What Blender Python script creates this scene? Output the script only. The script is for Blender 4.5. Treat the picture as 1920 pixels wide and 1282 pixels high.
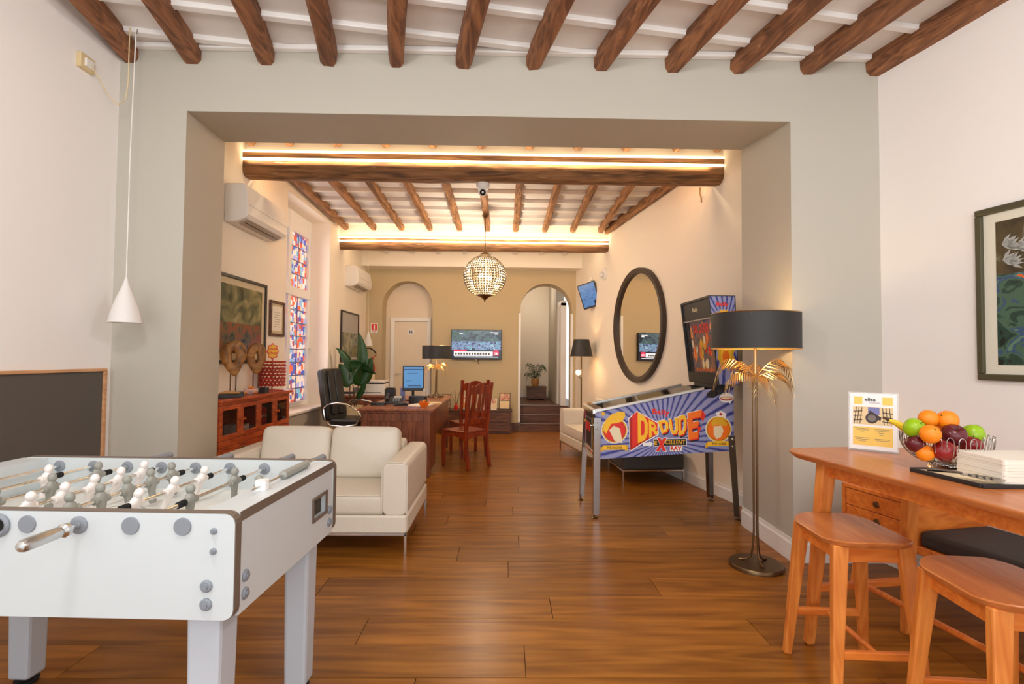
import bpy, bmesh, math, random
from mathutils import Vector, Matrix
random.seed(7)
PI = math.pi
C = bpy.context.scene.collection
for o in list(bpy.data.objects):
    bpy.data.objects.remove(o)
S = bpy.context.scene

# ------------------------------------------------------------------ camera
CAMZ = 1.34
F = 975.0
cd = bpy.data.cameras.new('camera')
cd.sensor_width = 36
cd.lens = F / 1920 * 36
cd.clip_start = 0.05
cam = bpy.data.objects.new('camera', cd)
C.objects.link(cam)
cam.matrix_world = (Matrix.Translation((0, 0, CAMZ)) @ Matrix.Rotation(-0.0154, 4, 'Z')
                    @ Matrix.Rotation(PI / 2 + 0.0308, 4, 'X') @ Matrix.Rotation(0.0087, 4, 'Z'))
S.camera = cam

# ------------------------------------------------------------------ world, lights, exposure
S.view_settings.view_transform = 'Standard'
S.view_settings.look = 'None'
S.view_settings.gamma = 1
S.view_settings.use_curve_mapping = False
S.view_settings.exposure = 0.17
w = bpy.data.worlds.new('world')
S.world = w
w.use_nodes = True
w.node_tree.nodes['Background'].inputs[0].default_value = (0.97, 0.985, 1.0, 1)
w.node_tree.nodes['Background'].inputs[1].default_value = 1.1
WARM = (1.0, 0.76, 0.50)


def area(name, loc, rot, sx, sy, power, color):
    l = bpy.data.lights.new(name, 'AREA')
    l.shape = 'RECTANGLE'
    l.size, l.size_y, l.energy, l.color = sx, sy, power, color
    o = bpy.data.objects.new(name, l)
    o.location, o.rotation_euler = loc, rot
    C.objects.link(o)
    return o


def point(name, loc, power, color=WARM, r=0.04):
    l = bpy.data.lights.new(name, 'POINT')
    l.energy, l.color, l.shadow_soft_size = power, color, r
    o = bpy.data.objects.new(name, l)
    o.location = loc
    C.objects.link(o)
    return o


# daylight through the shop windows behind the camera
area('window_daylight', (-0.2, -4.6, 2.3), (PI / 2 - 0.06, 0, 0), 7.0, 3.4, 115, (0.97, 0.985, 1.0))
# unseen fill lights added overhead to brighten the front room's walls and ceiling
point('overhead_fill', (-1.0, 0.9, 2.75), 56, (1.0, 0.97, 0.94), 0.15)
point('overhead_fill', (1.3, 0.7, 2.75), 48, (1.0, 0.97, 0.94), 0.15)
# LED strips on the two big beams (upward wash, front and rear of each)
area('led_wash', (-0.25, 4.99, 3.22), (PI - 0.7, 0, 0), 4.5, 0.04, 8, WARM)
area('led_wash', (-0.25, 5.30, 3.20), (PI + 1.05, 0, 0), 4.5, 0.04, 34, WARM)
area('led_wash', (-0.45, 7.93, 3.12), (PI - 1.05, 0, 0), 4.0, 0.04, 8, WARM)
area('led_wash', (-0.45, 8.30, 3.10), (PI + 0.5, 0, 0), 4.0, 0.04, 14, WARM)
# lamps of the rear room that the photograph shows lit, and an added corridor fill
point('pendant_bulb', (-0.27, 7.1, 2.46), 95, (1, 0.83, 0.62), 0.1)
point('floor_lamp_bulb', (1.655, 3.40, 1.56), 6, (1, 0.72, 0.38), 0.05)
point('desk_lamp_bulb', (-0.98, 7.55, 1.43), 5, (1, 0.72, 0.38), 0.04)
point('side_lamp_bulb', (1.27, 8.5, 1.52), 7, (1, 0.66, 0.32), 0.03)
point('side_lamp_globe', (1.20, 8.42, 1.11), 4, (1, 0.66, 0.32), 0.05)
point('corridor_fill', (0.55, 11.2, 2.7), 9, (1, 0.86, 0.72), 0.1)  # no lamp here: unseen fill added to brighten the corridor behind the arch
area('stained_window_daylight', (-2.70, 6.83, 2.0), (0, -PI / 2, 0), 2.2, 1.2, 10, (1.0, 0.93, 0.9))


# ------------------------------------------------------------------ helpers
def hx(r, g, b):
    f = lambda c: (c / 255 / 12.92) if c / 255 <= 0.04045 else ((c / 255 + 0.055) / 1.055) ** 2.4
    return (f(r), f(g), f(b), 1)


def at(px, py, Y):
    """a point of the photograph (1920x1282) at depth Y, in metres"""
    return Vector(((px - 945) * Y / F, Y, CAMZ + (671 + 0.0087 * (px - 945) - py) * Y / F))


MATS = {}


def mat(name, col, rough=0.5, metal=0.0, spec=0.5, bump=0.0, bscale=40, var=0.0, vscale=3, coat=0.0, trans=0.0, emit=None, estr=0.0, alpha=1.0):
    m = bpy.data.materials.new(name)
    m.use_nodes = True
    nt = m.node_tree
    b = nt.nodes['Principled BSDF']
    b.inputs['Base Color'].default_value = col
    b.inputs['Roughness'].default_value = rough
    b.inputs['Metallic'].default_value = metal
    b.inputs['Specular IOR Level'].default_value = spec
    b.inputs['Coat Weight'].default_value = coat
    b.inputs['Transmission Weight'].default_value = trans
    b.inputs['Alpha'].default_value = alpha
    if emit:
        b.inputs['Emission Color'].default_value = emit
        b.inputs['Emission Strength'].default_value = estr
    if var or bump:
        tc = nt.nodes.new('ShaderNodeTexCoord')
    if var:
        n = nt.nodes.new('ShaderNodeTexNoise')
        n.inputs['Scale'].default_value = vscale
        n.inputs['Detail'].default_value = 4
        nt.links.new(tc.outputs['Object'], n.inputs['Vector'])
        r = nt.nodes.new('ShaderNodeValToRGB')
        r.color_ramp.elements[0].position = 0.3
        r.color_ramp.elements[1].position = 0.7
        r.color_ramp.elements[0].color = [c * (1 - var) for c in col[:3]] + [1]
        r.color_ramp.elements[1].color = [min(1, c * (1 + var)) for c in col[:3]] + [1]
        nt.links.new(n.outputs['Fac'], r.inputs['Fac'])
        nt.links.new(r.outputs['Color'], b.inputs['Base Color'])
    if bump:
        n2 = nt.nodes.new('ShaderNodeTexNoise')
        n2.inputs['Scale'].default_value = bscale
        n2.inputs['Detail'].default_value = 3
        nt.links.new(tc.outputs['Object'], n2.inputs['Vector'])
        bp = nt.nodes.new('ShaderNodeBump')
        bp.inputs['Strength'].default_value = bump
        bp.inputs['Distance'].default_value = 0.01
        nt.links.new(n2.outputs['Fac'], bp.inputs['Height'])
        nt.links.new(bp.outputs['Normal'], b.inputs['Normal'])
    MATS[name] = m
    return m


def ramp(nt, pts):
    r = nt.nodes.new('ShaderNodeValToRGB')
    e = r.color_ramp.elements
    while len(e) < len(pts):
        e.new(0.5)
    for q, (p, c) in zip(e, pts):
        q.position, q.color = p, c
    return r


def wood(name, c1, c2, sc=(2, 30, 30), rough=0.4, flecks=None, bump=0.15, world=False, rand=0.0, spec=0.5):
    """grain stretched along one axis of the object (or of the room), with bands and fine fibres"""
    m = bpy.data.materials.new(name)
    m.use_nodes = True
    nt = m.node_tree
    N, L = nt.nodes.new, nt.links.new
    b = nt.nodes['Principled BSDF']
    b.inputs['Roughness'].default_value = rough
    b.inputs['Specular IOR Level'].default_value = spec
    if world:
        src = N('ShaderNodeNewGeometry').outputs['Position']
    else:
        src = N('ShaderNodeTexCoord').outputs['Object']
    oi = N('ShaderNodeObjectInfo')
    mul = N('ShaderNodeVectorMath'); mul.operation = 'MULTIPLY_ADD'
    L(oi.outputs['Random'], mul.inputs[0])
    mul.inputs[1].default_value = (13.7, 7.3, 3.1)
    L(src, mul.inputs[2])
    mp = N('ShaderNodeMapping')
    mp.inputs['Scale'].default_value = sc
    L(mul.outputs[0], mp.inputs['Vector'])
    n1 = N('ShaderNodeTexNoise')
    n1.inputs['Scale'].default_value = 1.0
    n1.inputs['Detail'].default_value = 5
    n1.inputs['Distortion'].default_value = 0.6
    L(mp.outputs[0], n1.inputs['Vector'])
    n2 = N('ShaderNodeTexNoise')
    n2.inputs['Scale'].default_value = 0.25
    n2.inputs['Detail'].default_value = 2
    L(mp.outputs[0], n2.inputs['Vector'])
    # contour rings of a slow noise give the cathedral figure
    mr = N('ShaderNodeMath'); mr.operation = 'MULTIPLY'; mr.inputs[1].default_value = 75
    L(n2.outputs['Fac'], mr.inputs[0])
    sn = N('ShaderNodeMath'); sn.operation = 'SINE'
    L(mr.outputs[0], sn.inputs[0])
    ad = N('ShaderNodeMath'); ad.operation = 'MULTIPLY_ADD'
    L(sn.outputs[0], ad.inputs[0]); ad.inputs[1].default_value = 0.07
    L(n1.outputs['Fac'], ad.inputs[2])
    r = ramp(nt, [(0.32, c1), (0.68, c2)])
    L(ad.outputs[0], r.inputs['Fac'])
    out = r.outputs['Color']
    if rand:
        hsv = N('ShaderNodeHueSaturation')
        mm = N('ShaderNodeMapRange')
        L(oi.outputs['Random'], mm.inputs['Value'])
        mm.inputs['To Min'].default_value = 1 - rand
        mm.inputs['To Max'].default_value = 1 + rand
        L(mm.outputs[0], hsv.inputs['Value'])
        L(out, hsv.inputs['Color'])
        out = hsv.outputs['Color']
    if flecks:
        n3 = N('ShaderNodeTexNoise')
        n3.inputs['Scale'].default_value = 2.2
        n3.inputs['Detail'].default_value = 6
        L(mp.outputs[0], n3.inputs['Vector'])
        r3 = ramp(nt, [(0.66, (0, 0, 0, 1)), (0.72, (1, 1, 1, 1))])
        L(n3.outputs['Fac'], r3.inputs['Fac'])
        mx = N('ShaderNodeMix'); mx.data_type = 'RGBA'
        L(r3.outputs['Color'], mx.inputs[0]); L(out, mx.inputs[6])
        mx.inputs[7].default_value = flecks
        out = mx.outputs[2]
    L(out, b.inputs['Base Color'])
    bp = N('ShaderNodeBump')
    bp.inputs['Strength'].default_value = bump
    bp.inputs['Distance'].default_value = 0.004
    L(ad.outputs[0], bp.inputs['Height'])
    L(bp.outputs['Normal'], b.inputs['Normal'])
    MATS[name] = m
    return m


def painting(name, cols, scale=6, rough=0.25, estr=0.0, stretch=(1, 1, 1), seed=0.0):
    """a loose patchwork of colours: generic foliage or figures, not any known picture"""
    m = bpy.data.materials.new(name)
    m.use_nodes = True
    nt = m.node_tree
    N, L = nt.nodes.new, nt.links.new
    b = nt.nodes['Principled BSDF']
    b.inputs['Roughness'].default_value = rough
    tc = N('ShaderNodeTexCoord')
    mp = N('ShaderNodeMapping')
    mp.inputs['Scale'].default_value = stretch
    mp.inputs['Location'].default_value = (seed, seed * 2, seed * 3)
    L(tc.outputs['Object'], mp.inputs['Vector'])
    n = N('ShaderNodeTexNoise')
    n.inputs['Scale'].default_value = scale
    n.inputs['Detail'].default_value = 5
    n.inputs['Distortion'].default_value = 1.2
    L(mp.outputs[0], n.inputs['Vector'])
    k = len(cols)
    r = ramp(nt, [(0.30 + 0.42 * i / max(1, k - 1), c) for i, c in enumerate(cols)])
    r.color_ramp.interpolation = 'CONSTANT' if k > 5 else 'LINEAR'
    L(n.outputs['Fac'], r.inputs['Fac'])
    L(r.outputs['Color'], b.inputs['Base Color'])
    if estr:
        L(r.outputs['Color'], b.inputs['Emission Color'])
        b.inputs['Emission Strength'].default_value = estr
    MATS[name] = m
    return m


class MB:
    """collects shapes, then links them as one mesh object"""

    def __init__(s):
        s.v, s.f, s.M = [], [], None

    def add(s, vs, fs):
        n = len(s.v)
        if s.M is not None:
            vs = [s.M @ Vector(p) for p in vs]
        s.v += [tuple(p) for p in vs]
        s.f += [tuple(i + n for i in f) for f in fs]
        return s

    def box(s, x0, x1, y0, y1, z0, z1):
        vs = [(x, y, z) for z in (z0, z1) for y in (y0, y1) for x in (x0, x1)]
        return s.add(vs, [(0, 2, 3, 1), (4, 5, 7, 6), (0, 1, 5, 4), (2, 6, 7, 3), (0, 4, 6, 2), (1, 3, 7, 5)])

    def cbox(s, c, d):
        return s.box(c[0] - d[0] / 2, c[0] + d[0] / 2, c[1] - d[1] / 2, c[1] + d[1] / 2, c[2] - d[2] / 2, c[2] + d[2] / 2)

    def prism(s, poly, vec):
        """poly: 3D points of one cap; swept along vec"""
        n = len(poly)
        v = Vector(vec)
        p0 = [Vector(p) for p in poly]
        nrm = Vector((0, 0, 0))
        for i in range(n):
            nrm += p0[i].cross(p0[(i + 1) % n])
        if nrm.dot(v) > 0:
            p0.reverse()
        return s.add(p0 + [p + v for p in p0],
                     [tuple(range(n)), tuple(range(2 * n - 1, n - 1, -1))] + [(i, i + n, (i + 1) % n + n, (i + 1) % n) for i in range(n)])

    def hull8(s, bot, top):
        """two quads (counter-clockwise from above), joined"""
        return s.add(list(bot) + list(top), [(3, 2, 1, 0), (4, 5, 6, 7)] + [(i, (i + 1) % 4, (i + 1) % 4 + 4, i + 4) for i in range(4)])

    def ring(s, c, x, y, n):
        return [Vector(c) + x * math.cos(2 * PI * i / n) + y * math.sin(2 * PI * i / n) for i in range(n)]

    def loft(s, rings, caps=True, closed=False):
        n = len(rings[0])
        vs = [p for r in rings for p in r]
        fs = []
        m = len(rings)
        for k in range(m if closed else m - 1):
            a, b = k * n, ((k + 1) % m) * n
            fs += [(a + i, a + (i + 1) % n, b + (i + 1) % n, b + i) for i in range(n)]
        if caps and not closed:
            fs += [tuple(range(n - 1, -1, -1)), tuple(range((m - 1) * n, m * n))]
        return s.add(vs, fs)

    def cyl(s, p0, p1, r0, r1=None, n=16, caps=True):
        p0, p1 = Vector(p0), Vector(p1)
        r1 = r0 if r1 is None else r1
        d = (p1 - p0).normalized()
        x = d.orthogonal().normalized()
        y = d.cross(x)
        return s.loft([s.ring(p0, x * r0, y * r0, n), s.ring(p1, x * r1, y * r1, n)], caps)

    def bar(s, p0, p1, w0, d0, w1=None, d1=None, up=None):
        """rectangular, tapering bar"""
        p0, p1 = Vector(p0), Vector(p1)
        w1 = w0 if w1 is None else w1
        d1 = d0 if d1 is None else d1
        d = (p1 - p0).normalized()
        u = Vector(up) if up else (Vector((0, 1, 0)) if abs(d.z) > 0.7 else Vector((0, 0, 1)))
        x = d.cross(u).normalized()
        y = x.cross(d)
        q = lambda p, a, b: [p - x * a / 2 - y * b / 2, p + x * a / 2 - y * b / 2, p + x * a / 2 + y * b / 2, p - x * a / 2 + y * b / 2]
        return s.loft([[*reversed(q(p0, w0, d0))], [*reversed(q(p1, w1, d1))]]) if False else s.loft([q(p0, w0, d0), q(p1, w1, d1)])

    def tube(s, pts, r, n=8, closed=False, caps=True):
        pts = [Vector(p) for p in pts]
        m = len(pts)
        rs = r if isinstance(r, (list, tuple)) else [r] * m
        rings, x = [], None
        for i in range(m):
            a = pts[i - 1] if (i or closed) else pts[0]
            b = pts[(i + 1) % m] if (i < m - 1 or closed) else pts[-1]
            d = (b - a).normalized()
            if x is None:
                x = d.orthogonal().normalized()
            x = (x - d * x.dot(d)).normalized()
            y = d.cross(x)
            rings.append(s.ring(pts[i], x * rs[i], y * rs[i], n))
        return s.loft(rings, caps, closed)

    def lathe(s, prof, c=(0, 0, 0), n=24, axis=(0, 0, 1), caps=True):
        c, d = Vector(c), Vector(axis).normalized()
        x = Vector((1, 0, 0)) if abs(d.z) > 0.99 else d.orthogonal().normalized()
        y = d.cross(x)
        return s.loft([s.ring(c + d * z, x * max(r, 1e-4), y * max(r, 1e-4), n) for r, z in prof], caps)

    def ball(s, c, r, n=14, sc=(1, 1, 1), m=None):
        m = m or max(5, n // 2)
        c = Vector(c)
        rings = []
        for k in range(m + 1):
            a = PI * k / m
            q = max(math.sin(a), 1e-3) * r
            rings.append([c + Vector((math.cos(2 * PI * i / n) * q * sc[0], math.sin(2 * PI * i / n) * q * sc[1], -math.cos(a) * r * sc[2])) for i in range(n)])
        return s.loft(rings)

    def quad(s, *p):
        return s.add(p, [tuple(range(len(p)))])

    def rbox(s, x0, x1, y0, y1, z0, z1, r, seg=4, axis='z'):
        """box with corners rounded about one axis"""
        if axis == 'z':
            a0, a1, b0, b1 = x0, x1, y0, y1
        elif axis == 'y':
            a0, a1, b0, b1 = x0, x1, z0, z1
        else:
            a0, a1, b0, b1 = y0, y1, z0, z1
        pl = []
        for cx, cy, t in ((a1 - r, b1 - r, 0), (a0 + r, b1 - r, 1), (a0 + r, b0 + r, 2), (a1 - r, b0 + r, 3)):
            for k in range(seg + 1):
                a = PI / 2 * (t + k / seg)
                pl.append((cx + r * math.cos(a), cy + r * math.sin(a)))
        if axis == 'z':
            return s.prism([(a, b, z0) for a, b in pl], (0, 0, z1 - z0))
        if axis == 'y':
            return s.prism([(a, y0, b) for a, b in pl], (0, y1 - y0, 0))
        return s.prism([(x0, a, b) for a, b in pl], (x1 - x0, 0, 0))

    def build(s, name, m, parent=None, smooth=35, bevel=0, seg=2, sub=0, solid=0, loc=None):
        me = bpy.data.meshes.new(name)
        me.from_pydata(s.v, [], s.f)
        bm = bmesh.new()
        bm.from_mesh(me)
        bmesh.ops.recalc_face_normals(bm, faces=bm.faces)
        bm.to_mesh(me)
        bm.free()
        me.materials.append(MATS[m] if isinstance(m, str) else m)
        if smooth:
            me.polygons.foreach_set('use_smooth', [True] * len(me.polygons))
            me.set_sharp_from_angle(angle=math.radians(smooth))
        o = bpy.data.objects.new(name, me)
        C.objects.link(o)
        if parent is not None:
            o.parent = parent
        if loc:
            o.location = loc
        if solid:
            q = o.modifiers.new('solid', 'SOLIDIFY'); q.thickness = solid; q.offset = 0
        if bevel:
            q = o.modifiers.new('bevel', 'BEVEL')
            q.width, q.segments, q.limit_method, q.angle_limit = bevel, seg, 'ANGLE', math.radians(40)
        if sub:
            q = o.modifiers.new('sub', 'SUBSURF'); q.levels = q.render_levels = sub
        return o


def tag(o, label=None, cat=None, group=None, kind=None):
    if label: o['label'] = label
    if cat: o['category'] = cat
    if group: o['group'] = group
    if kind: o['kind'] = kind
    return o


def thing(name, label, cat, loc=(0, 0, 0), rz=0.0, group=None):
    o = bpy.data.objects.new(name, None)
    o.empty_display_size = 0.1
    C.objects.link(o)
    o.location, o.rotation_euler = loc, (0, 0, rz)
    return tag(o, label, cat, group)


def dup(root, loc, rz, label, group=None):
    def cp(o, par):
        c = o.copy()
        C.objects.link(c)
        if par is not None:
            c.parent = par
        for ch in list(o.children):
            if ch is not c:
                cp(ch, c)
        return c
    r = cp(root, None)
    r.location, r.rotation_euler = loc, (0, 0, rz)
    return tag(r, label, None, group)


def struct(o, label, cat):
    return tag(o, label, cat, None, 'structure')


def lettering(name, s, m, parent, org, ex, ez, box, lay=0.001, thick=0.0006, shear=0.0, bold=0.0):
    """flat letters fitted into box = (u0, u1, v0, v1) of the plane org + u*ex + v*ez"""
    cu = bpy.data.curves.new('font', 'FONT')
    cu.body = s
    cu.resolution_u = 2
    cu.offset = bold
    t = bpy.data.objects.new('font', cu)
    me = bpy.data.meshes.new_from_object(t)
    bpy.data.objects.remove(t)
    xs = [v.co.x for v in me.vertices]; ys = [v.co.y for v in me.vertices]
    x0, x1, y0, y1 = min(xs), max(xs), min(ys), max(ys)
    org, ex, ez = Vector(org), Vector(ex), Vector(ez)
    n = ex.cross(ez).normalized()
    u0, u1, v0, v1 = box
    for v in me.vertices:
        a = (v.co.x - x0) / (x1 - x0); b = (v.co.y - y0) / max(1e-6, y1 - y0)
        v.co = org + ex * (u0 + a * (u1 - u0)) + ez * (v0 + b * (v1 - v0) + shear * a) + n * lay
    me.name = name
    me.materials.clear()
    me.materials.append(MATS[m])
    o = bpy.data.objects.new(name, me)
    C.objects.link(o)
    o.parent = parent
    return o


class Plane:
    """flat print laid on a panel"""

    def __init__(s, org, ex, ez, parent):
        s.o, s.x, s.z, s.p = Vector(org), Vector(ex), Vector(ez), parent
        s.n = s.x.cross(s.z).normalized()

    def P(s, u, v, l):
        return s.o + s.x * u + s.z * v + s.n * l

    def poly(s, name, m, polys, lay=0.001, parent=None):
        b = MB()
        for q in polys:
            b.prism([s.P(u, v, lay - 0.0005) for u, v in q], s.n * 0.0005)
        return b.build(name, m, parent or s.p, smooth=0)

    def disc(s, name, m, u, v, ru, rv=None, lay=0.001, n=28, parent=None):
        rv = rv or ru
        return s.poly(name, m, [[(u + ru * math.cos(2 * PI * i / n), v + rv * math.sin(2 * PI * i / n)) for i in range(n)]], lay, parent)

    def text(s, name, t, m, box, lay=0.0015, parent=None, shear=0.0, bold=0.0):
        return lettering(name, t, m, parent or s.p, s.o, s.x, s.z, box, lay, shear=shear, bold=bold)


# ------------------------------------------------------------------ materials
mat('white_paint', hx(248, 244, 240), 0.7, bump=0.05, bscale=25)
mat('cream_paint', hx(248, 238, 222), 0.7, bump=0.05, bscale=25)
mat('sage_paint', hx(193, 188, 175), 0.7, bump=0.05, bscale=25)
mat('tan_paint', hx(197, 179, 142), 0.7, bump=0.05, bscale=25)
mat('grey_paint', hx(182, 174, 160), 0.7)
mat('white_board', hx(232, 226, 220), 0.6, bump=0.3, bscale=14, var=0.06, vscale=2)
mat('white_trim', hx(245, 243, 240), 0.4)
mat('door_paint', hx(236, 220, 196), 0.45)
mat('floor_gap', hx(70, 45, 28), 0.8)
wood('floor_wood', hx(124, 74, 22), hx(166, 106, 38), (1.3, 14, 6), 0.30, world=True, rand=0.12, bump=0.05, spec=0.2)
wood('joist_wood', hx(102, 64, 40), hx(158, 104, 66), (26, 3, 26), 0.75, flecks=hx(178, 122, 78), bump=0.9, rand=0.1)
wood('beam_wood', hx(98, 66, 40), hx(168, 120, 76), (2.2, 26, 26), 0.7, flecks=hx(190, 150, 110), bump=0.8)
wood('rear_joist_wood', hx(106, 70, 42), hx(176, 124, 78), (26, 3, 26), 0.7, flecks=hx(206, 160, 110), bump=0.7)
wood('oak', hx(204, 112, 42), hx(232, 146, 66), (26, 26, 3), 0.4, bump=0.05)
wood('oak_top', hx(186, 106, 54), hx(206, 128, 70), (26, 3, 26), 0.28, bump=0.03)
wood('oak_flat', hx(206, 104, 34), hx(232, 136, 54), (3, 26, 26), 0.4, bump=0.04)
wood('cherry', hx(112, 34, 12), hx(168, 66, 28), (22, 22, 2.5), 0.3, bump=0.05)
wood('cabinet_wood', hx(150, 56, 18), hx(200, 92, 40), (22, 3, 22), 0.35, bump=0.05)
wood('desk_wood', hx(104, 54, 34), hx(150, 88, 58), (22, 22, 2.5), 0.35, bump=0.08)
wood('desk_top_wood', hx(128, 72, 48), hx(178, 112, 80), (22, 2.5, 22), 0.3, bump=0.05)
wood('dark_wood', hx(76, 46, 30), hx(116, 74, 50), (2.5, 24, 24), 0.45, bump=0.1)
wood('teak', hx(104, 64, 26), hx(186, 128, 64), (12, 12, 12), 0.55, bump=0.8)
wood('frame_oak', hx(196, 140, 92), hx(222, 168, 120), (24, 3, 24), 0.5)
mat('black_frame', hx(44, 36, 28), 0.4)
mat('olive_frame', hx(78, 74, 50), 0.4)
mat('mirror_frame', hx(62, 48, 38), 0.45)
mat('mirror', (0.92, 0.9, 0.86, 1), 0.02, 1.0)
mat('mat_board', hx(226, 222, 204), 0.8)
mat('warm_mat_board', hx(206, 190, 156), 0.6)
mat('slate', hx(94, 87, 80), 0.75, var=0.06, vscale=1.2)
mat('foos_white', hx(205, 212, 214), 0.35)
mat('foos_edge', hx(112, 98, 86), 0.5)
mat('foos_leg', hx(190, 196, 204), 0.45)
mat('foos_grey', hx(134, 140, 148), 0.5)
mat('foos_man_grey', hx(150, 150, 142), 0.45)
mat('foos_man_white', hx(244, 236, 232), 0.4)
mat('foos_field', hx(222, 222, 214), 0.3)
mat('field_line', hx(170, 172, 166), 0.4)
mat('chrome', (0.82, 0.82, 0.80, 1), 0.12, 1.0)
mat('leg_steel', (0.42, 0.41, 0.40, 1), 0.16, 1.0)
mat('basket_wire', (0.5, 0.48, 0.46, 1), 0.18, 1.0)
mat('steel', (0.62, 0.62, 0.60, 1), 0.28, 1.0)
mat('brass', (0.55, 0.36, 0.16, 1), 0.3, 1.0)
mat('gold_leaf', (0.58, 0.40, 0.19, 1), 0.32, 1.0)
mat('bronze', (0.22, 0.14, 0.07, 1), 0.35, 1.0)
mat('black_plastic', hx(34, 34, 36), 0.4)
mat('black_rubber', hx(28, 28, 28), 0.7)
mat('dark_hole', hx(24, 20, 18), 0.9)
mat('black_shade', hx(46, 44, 42), 0.55)
mat('gold_liner', hx(222, 178, 90), 0.45)
mat('white_leather', hx(226, 216, 200), 0.42, bump=0.12, bscale=60)
mat('black_leather', hx(38, 36, 34), 0.32, bump=0.15, bscale=50)
mat('ottoman_leather', hx(66, 64, 62), 0.5, bump=0.1, bscale=50)
mat('bench_fabric', hx(56, 46, 44), 0.8, bump=0.15, bscale=200)
mat('white_plastic', hx(236, 232, 226), 0.35)
mat('grey_plastic', hx(176, 172, 166), 0.5)
mat('ac_vent', hx(176, 162, 146), 0.5)
mat('lamp_white', hx(236, 232, 228), 0.5)
mat('led', (1, 0.85, 0.6, 1), 0.5, emit=(1, 0.80, 0.50, 1), estr=3.2)
mat('bulb', (1, 0.8, 0.5, 1), 0.5, emit=(1, 0.78, 0.45, 1), estr=14.0)
mat('crystal', hx(132, 120, 100), 0.08, spec=1.0, trans=0.2, coat=0.5)
mat('clear', (1, 1, 1, 1), 0.02, trans=1.0)
mat('acrylic', (0.95, 0.96, 0.97, 1), 0.05, spec=0.5, alpha=0.25)
mat('cabinet_glass', (0.02, 0.015, 0.01, 1), 0.04, spec=0.6, alpha=0.35)
mat('pin_black', hx(38, 36, 38), 0.4)
mat('pin_grey', hx(118, 112, 104), 0.6)
mat('pin_glass', (0.012, 0.012, 0.012, 1), 0.03, spec=0.9, alpha=0.55)
mat('print_red', hx(228, 44, 26), 0.4)
mat('print_dark_red', hx(176, 24, 16), 0.4)
mat('print_orange', hx(250, 120, 20), 0.4)
mat('print_yellow', hx(252, 196, 40), 0.4)
mat('print_gold', hx(230, 176, 40), 0.4)
mat('print_black', hx(24, 20, 22), 0.4)
mat('print_white', hx(244, 242, 240), 0.4)
mat('print_cream', hx(240, 226, 190), 0.5)
mat('print_lavender', hx(120, 122, 178), 0.4)
mat('sign_yellow', hx(250, 208, 100), 0.5)
mat('sign_grey', hx(120, 112, 104), 0.5)
mat('sign_brown', hx(60, 44, 44), 0.5)
mat('sign_stone', hx(232, 206, 156), 0.5)
mat('red_paint', hx(188, 26, 26), 0.3, coat=0.4)
mat('orange_skin', hx(250, 140, 16), 0.4, bump=0.15, bscale=220)
mat('apple_red', hx(136, 24, 26), 0.25, var=0.25, vscale=14)
mat('apple_dark', hx(96, 26, 34), 0.25, var=0.2, vscale=14)
mat('apple_green', hx(150, 190, 20), 0.28, var=0.08, vscale=14)
mat('banana', hx(240, 206, 40), 0.45)
mat('stalk', hx(80, 56, 30), 0.7)
mat('leaf_dark', hx(24, 66, 22), 0.38, var=0.25, vscale=8)
mat('leaf_palm', hx(30, 70, 26), 0.5, var=0.2, vscale=10)
mat('pot_cream', hx(222, 198, 150), 0.5)
mat('pot_terracotta', hx(196, 140, 80), 0.55)
mat('soil', hx(54, 38, 26), 0.9)
mat('paper', hx(240, 232, 218), 0.7)
mat('screen_blue', hx(60, 120, 180), 0.3, emit=hx(80, 140, 190), estr=0.55)
mat('screen_line', hx(30, 60, 110), 0.3, emit=hx(40, 80, 130), estr=0.4)
mat('screen_white', hx(230, 240, 250), 0.3, emit=hx(235, 240, 250), estr=0.9)
mat('screen_red', hx(200, 30, 70), 0.3, emit=hx(215, 40, 80), estr=0.8)
mat('screen_dark', hx(20, 24, 40), 0.2, emit=hx(20, 26, 46), estr=0.5)
painting('screen_picture', [hx(14, 20, 34), hx(30, 48, 62), hx(66, 92, 104), hx(40, 74, 50), hx(96, 130, 150)], 5, 0.2, 0.55, (1, 1, 1.6))
painting('screen_crowd', [hx(14, 18, 40), hx(40, 50, 96), hx(120, 140, 190), hx(60, 150, 160), hx(200, 215, 235)], 22, 0.2, 0.6, (1, 1, 1.2))
painting('screen_board', [hx(30, 60, 120), hx(70, 120, 180), hx(50, 90, 150), hx(110, 160, 205)], 10, 0.3, 0.5, (1, 1, 4))
painting('foliage_print', [hx(44, 48, 36), hx(84, 92, 62), hx(120, 118, 80), hx(150, 140, 100), hx(170, 160, 124)], 5, 0.18, seed=1.3)
painting('foliage_low_print', [hx(40, 40, 36), hx(90, 84, 60), hx(134, 88, 50), hx(150, 70, 46), hx(90, 110, 90)], 9, 0.18, seed=4.2)
painting('jungle_print', [hx(34, 40, 34), hx(44, 70, 58), hx(74, 104, 84), hx(60, 84, 120), hx(96, 130, 106), hx(228, 92, 44)], 8, 0.3, (0.0), seed=2.2)
painting('jungle_top_print', [hx(60, 50, 38), hx(76, 66, 46), hx(90, 76, 50), hx(150, 170, 150)], 8, 0.3, (0.0), seed=6.2)
painting('backglass_print', [hx(40, 36, 44), hx(70, 60, 66), hx(110, 66, 50), hx(56, 50, 58), hx(210, 120, 50), hx(214, 170, 120)], 9, 0.15, 0.35, (1, 1, 0.8), seed=3.1)
painting('playfield_print', [hx(50, 40, 36), hx(150, 60, 40), hx(230, 190, 120), hx(70, 80, 150), hx(220, 210, 190)], 9, 0.4, 0.0, seed=5.0)
painting('lolly_print', [hx(60, 16, 14), hx(196, 36, 24), hx(150, 24, 20), hx(236, 110, 50), hx(236, 200, 160)], 60, 0.35, 0.0)
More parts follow.
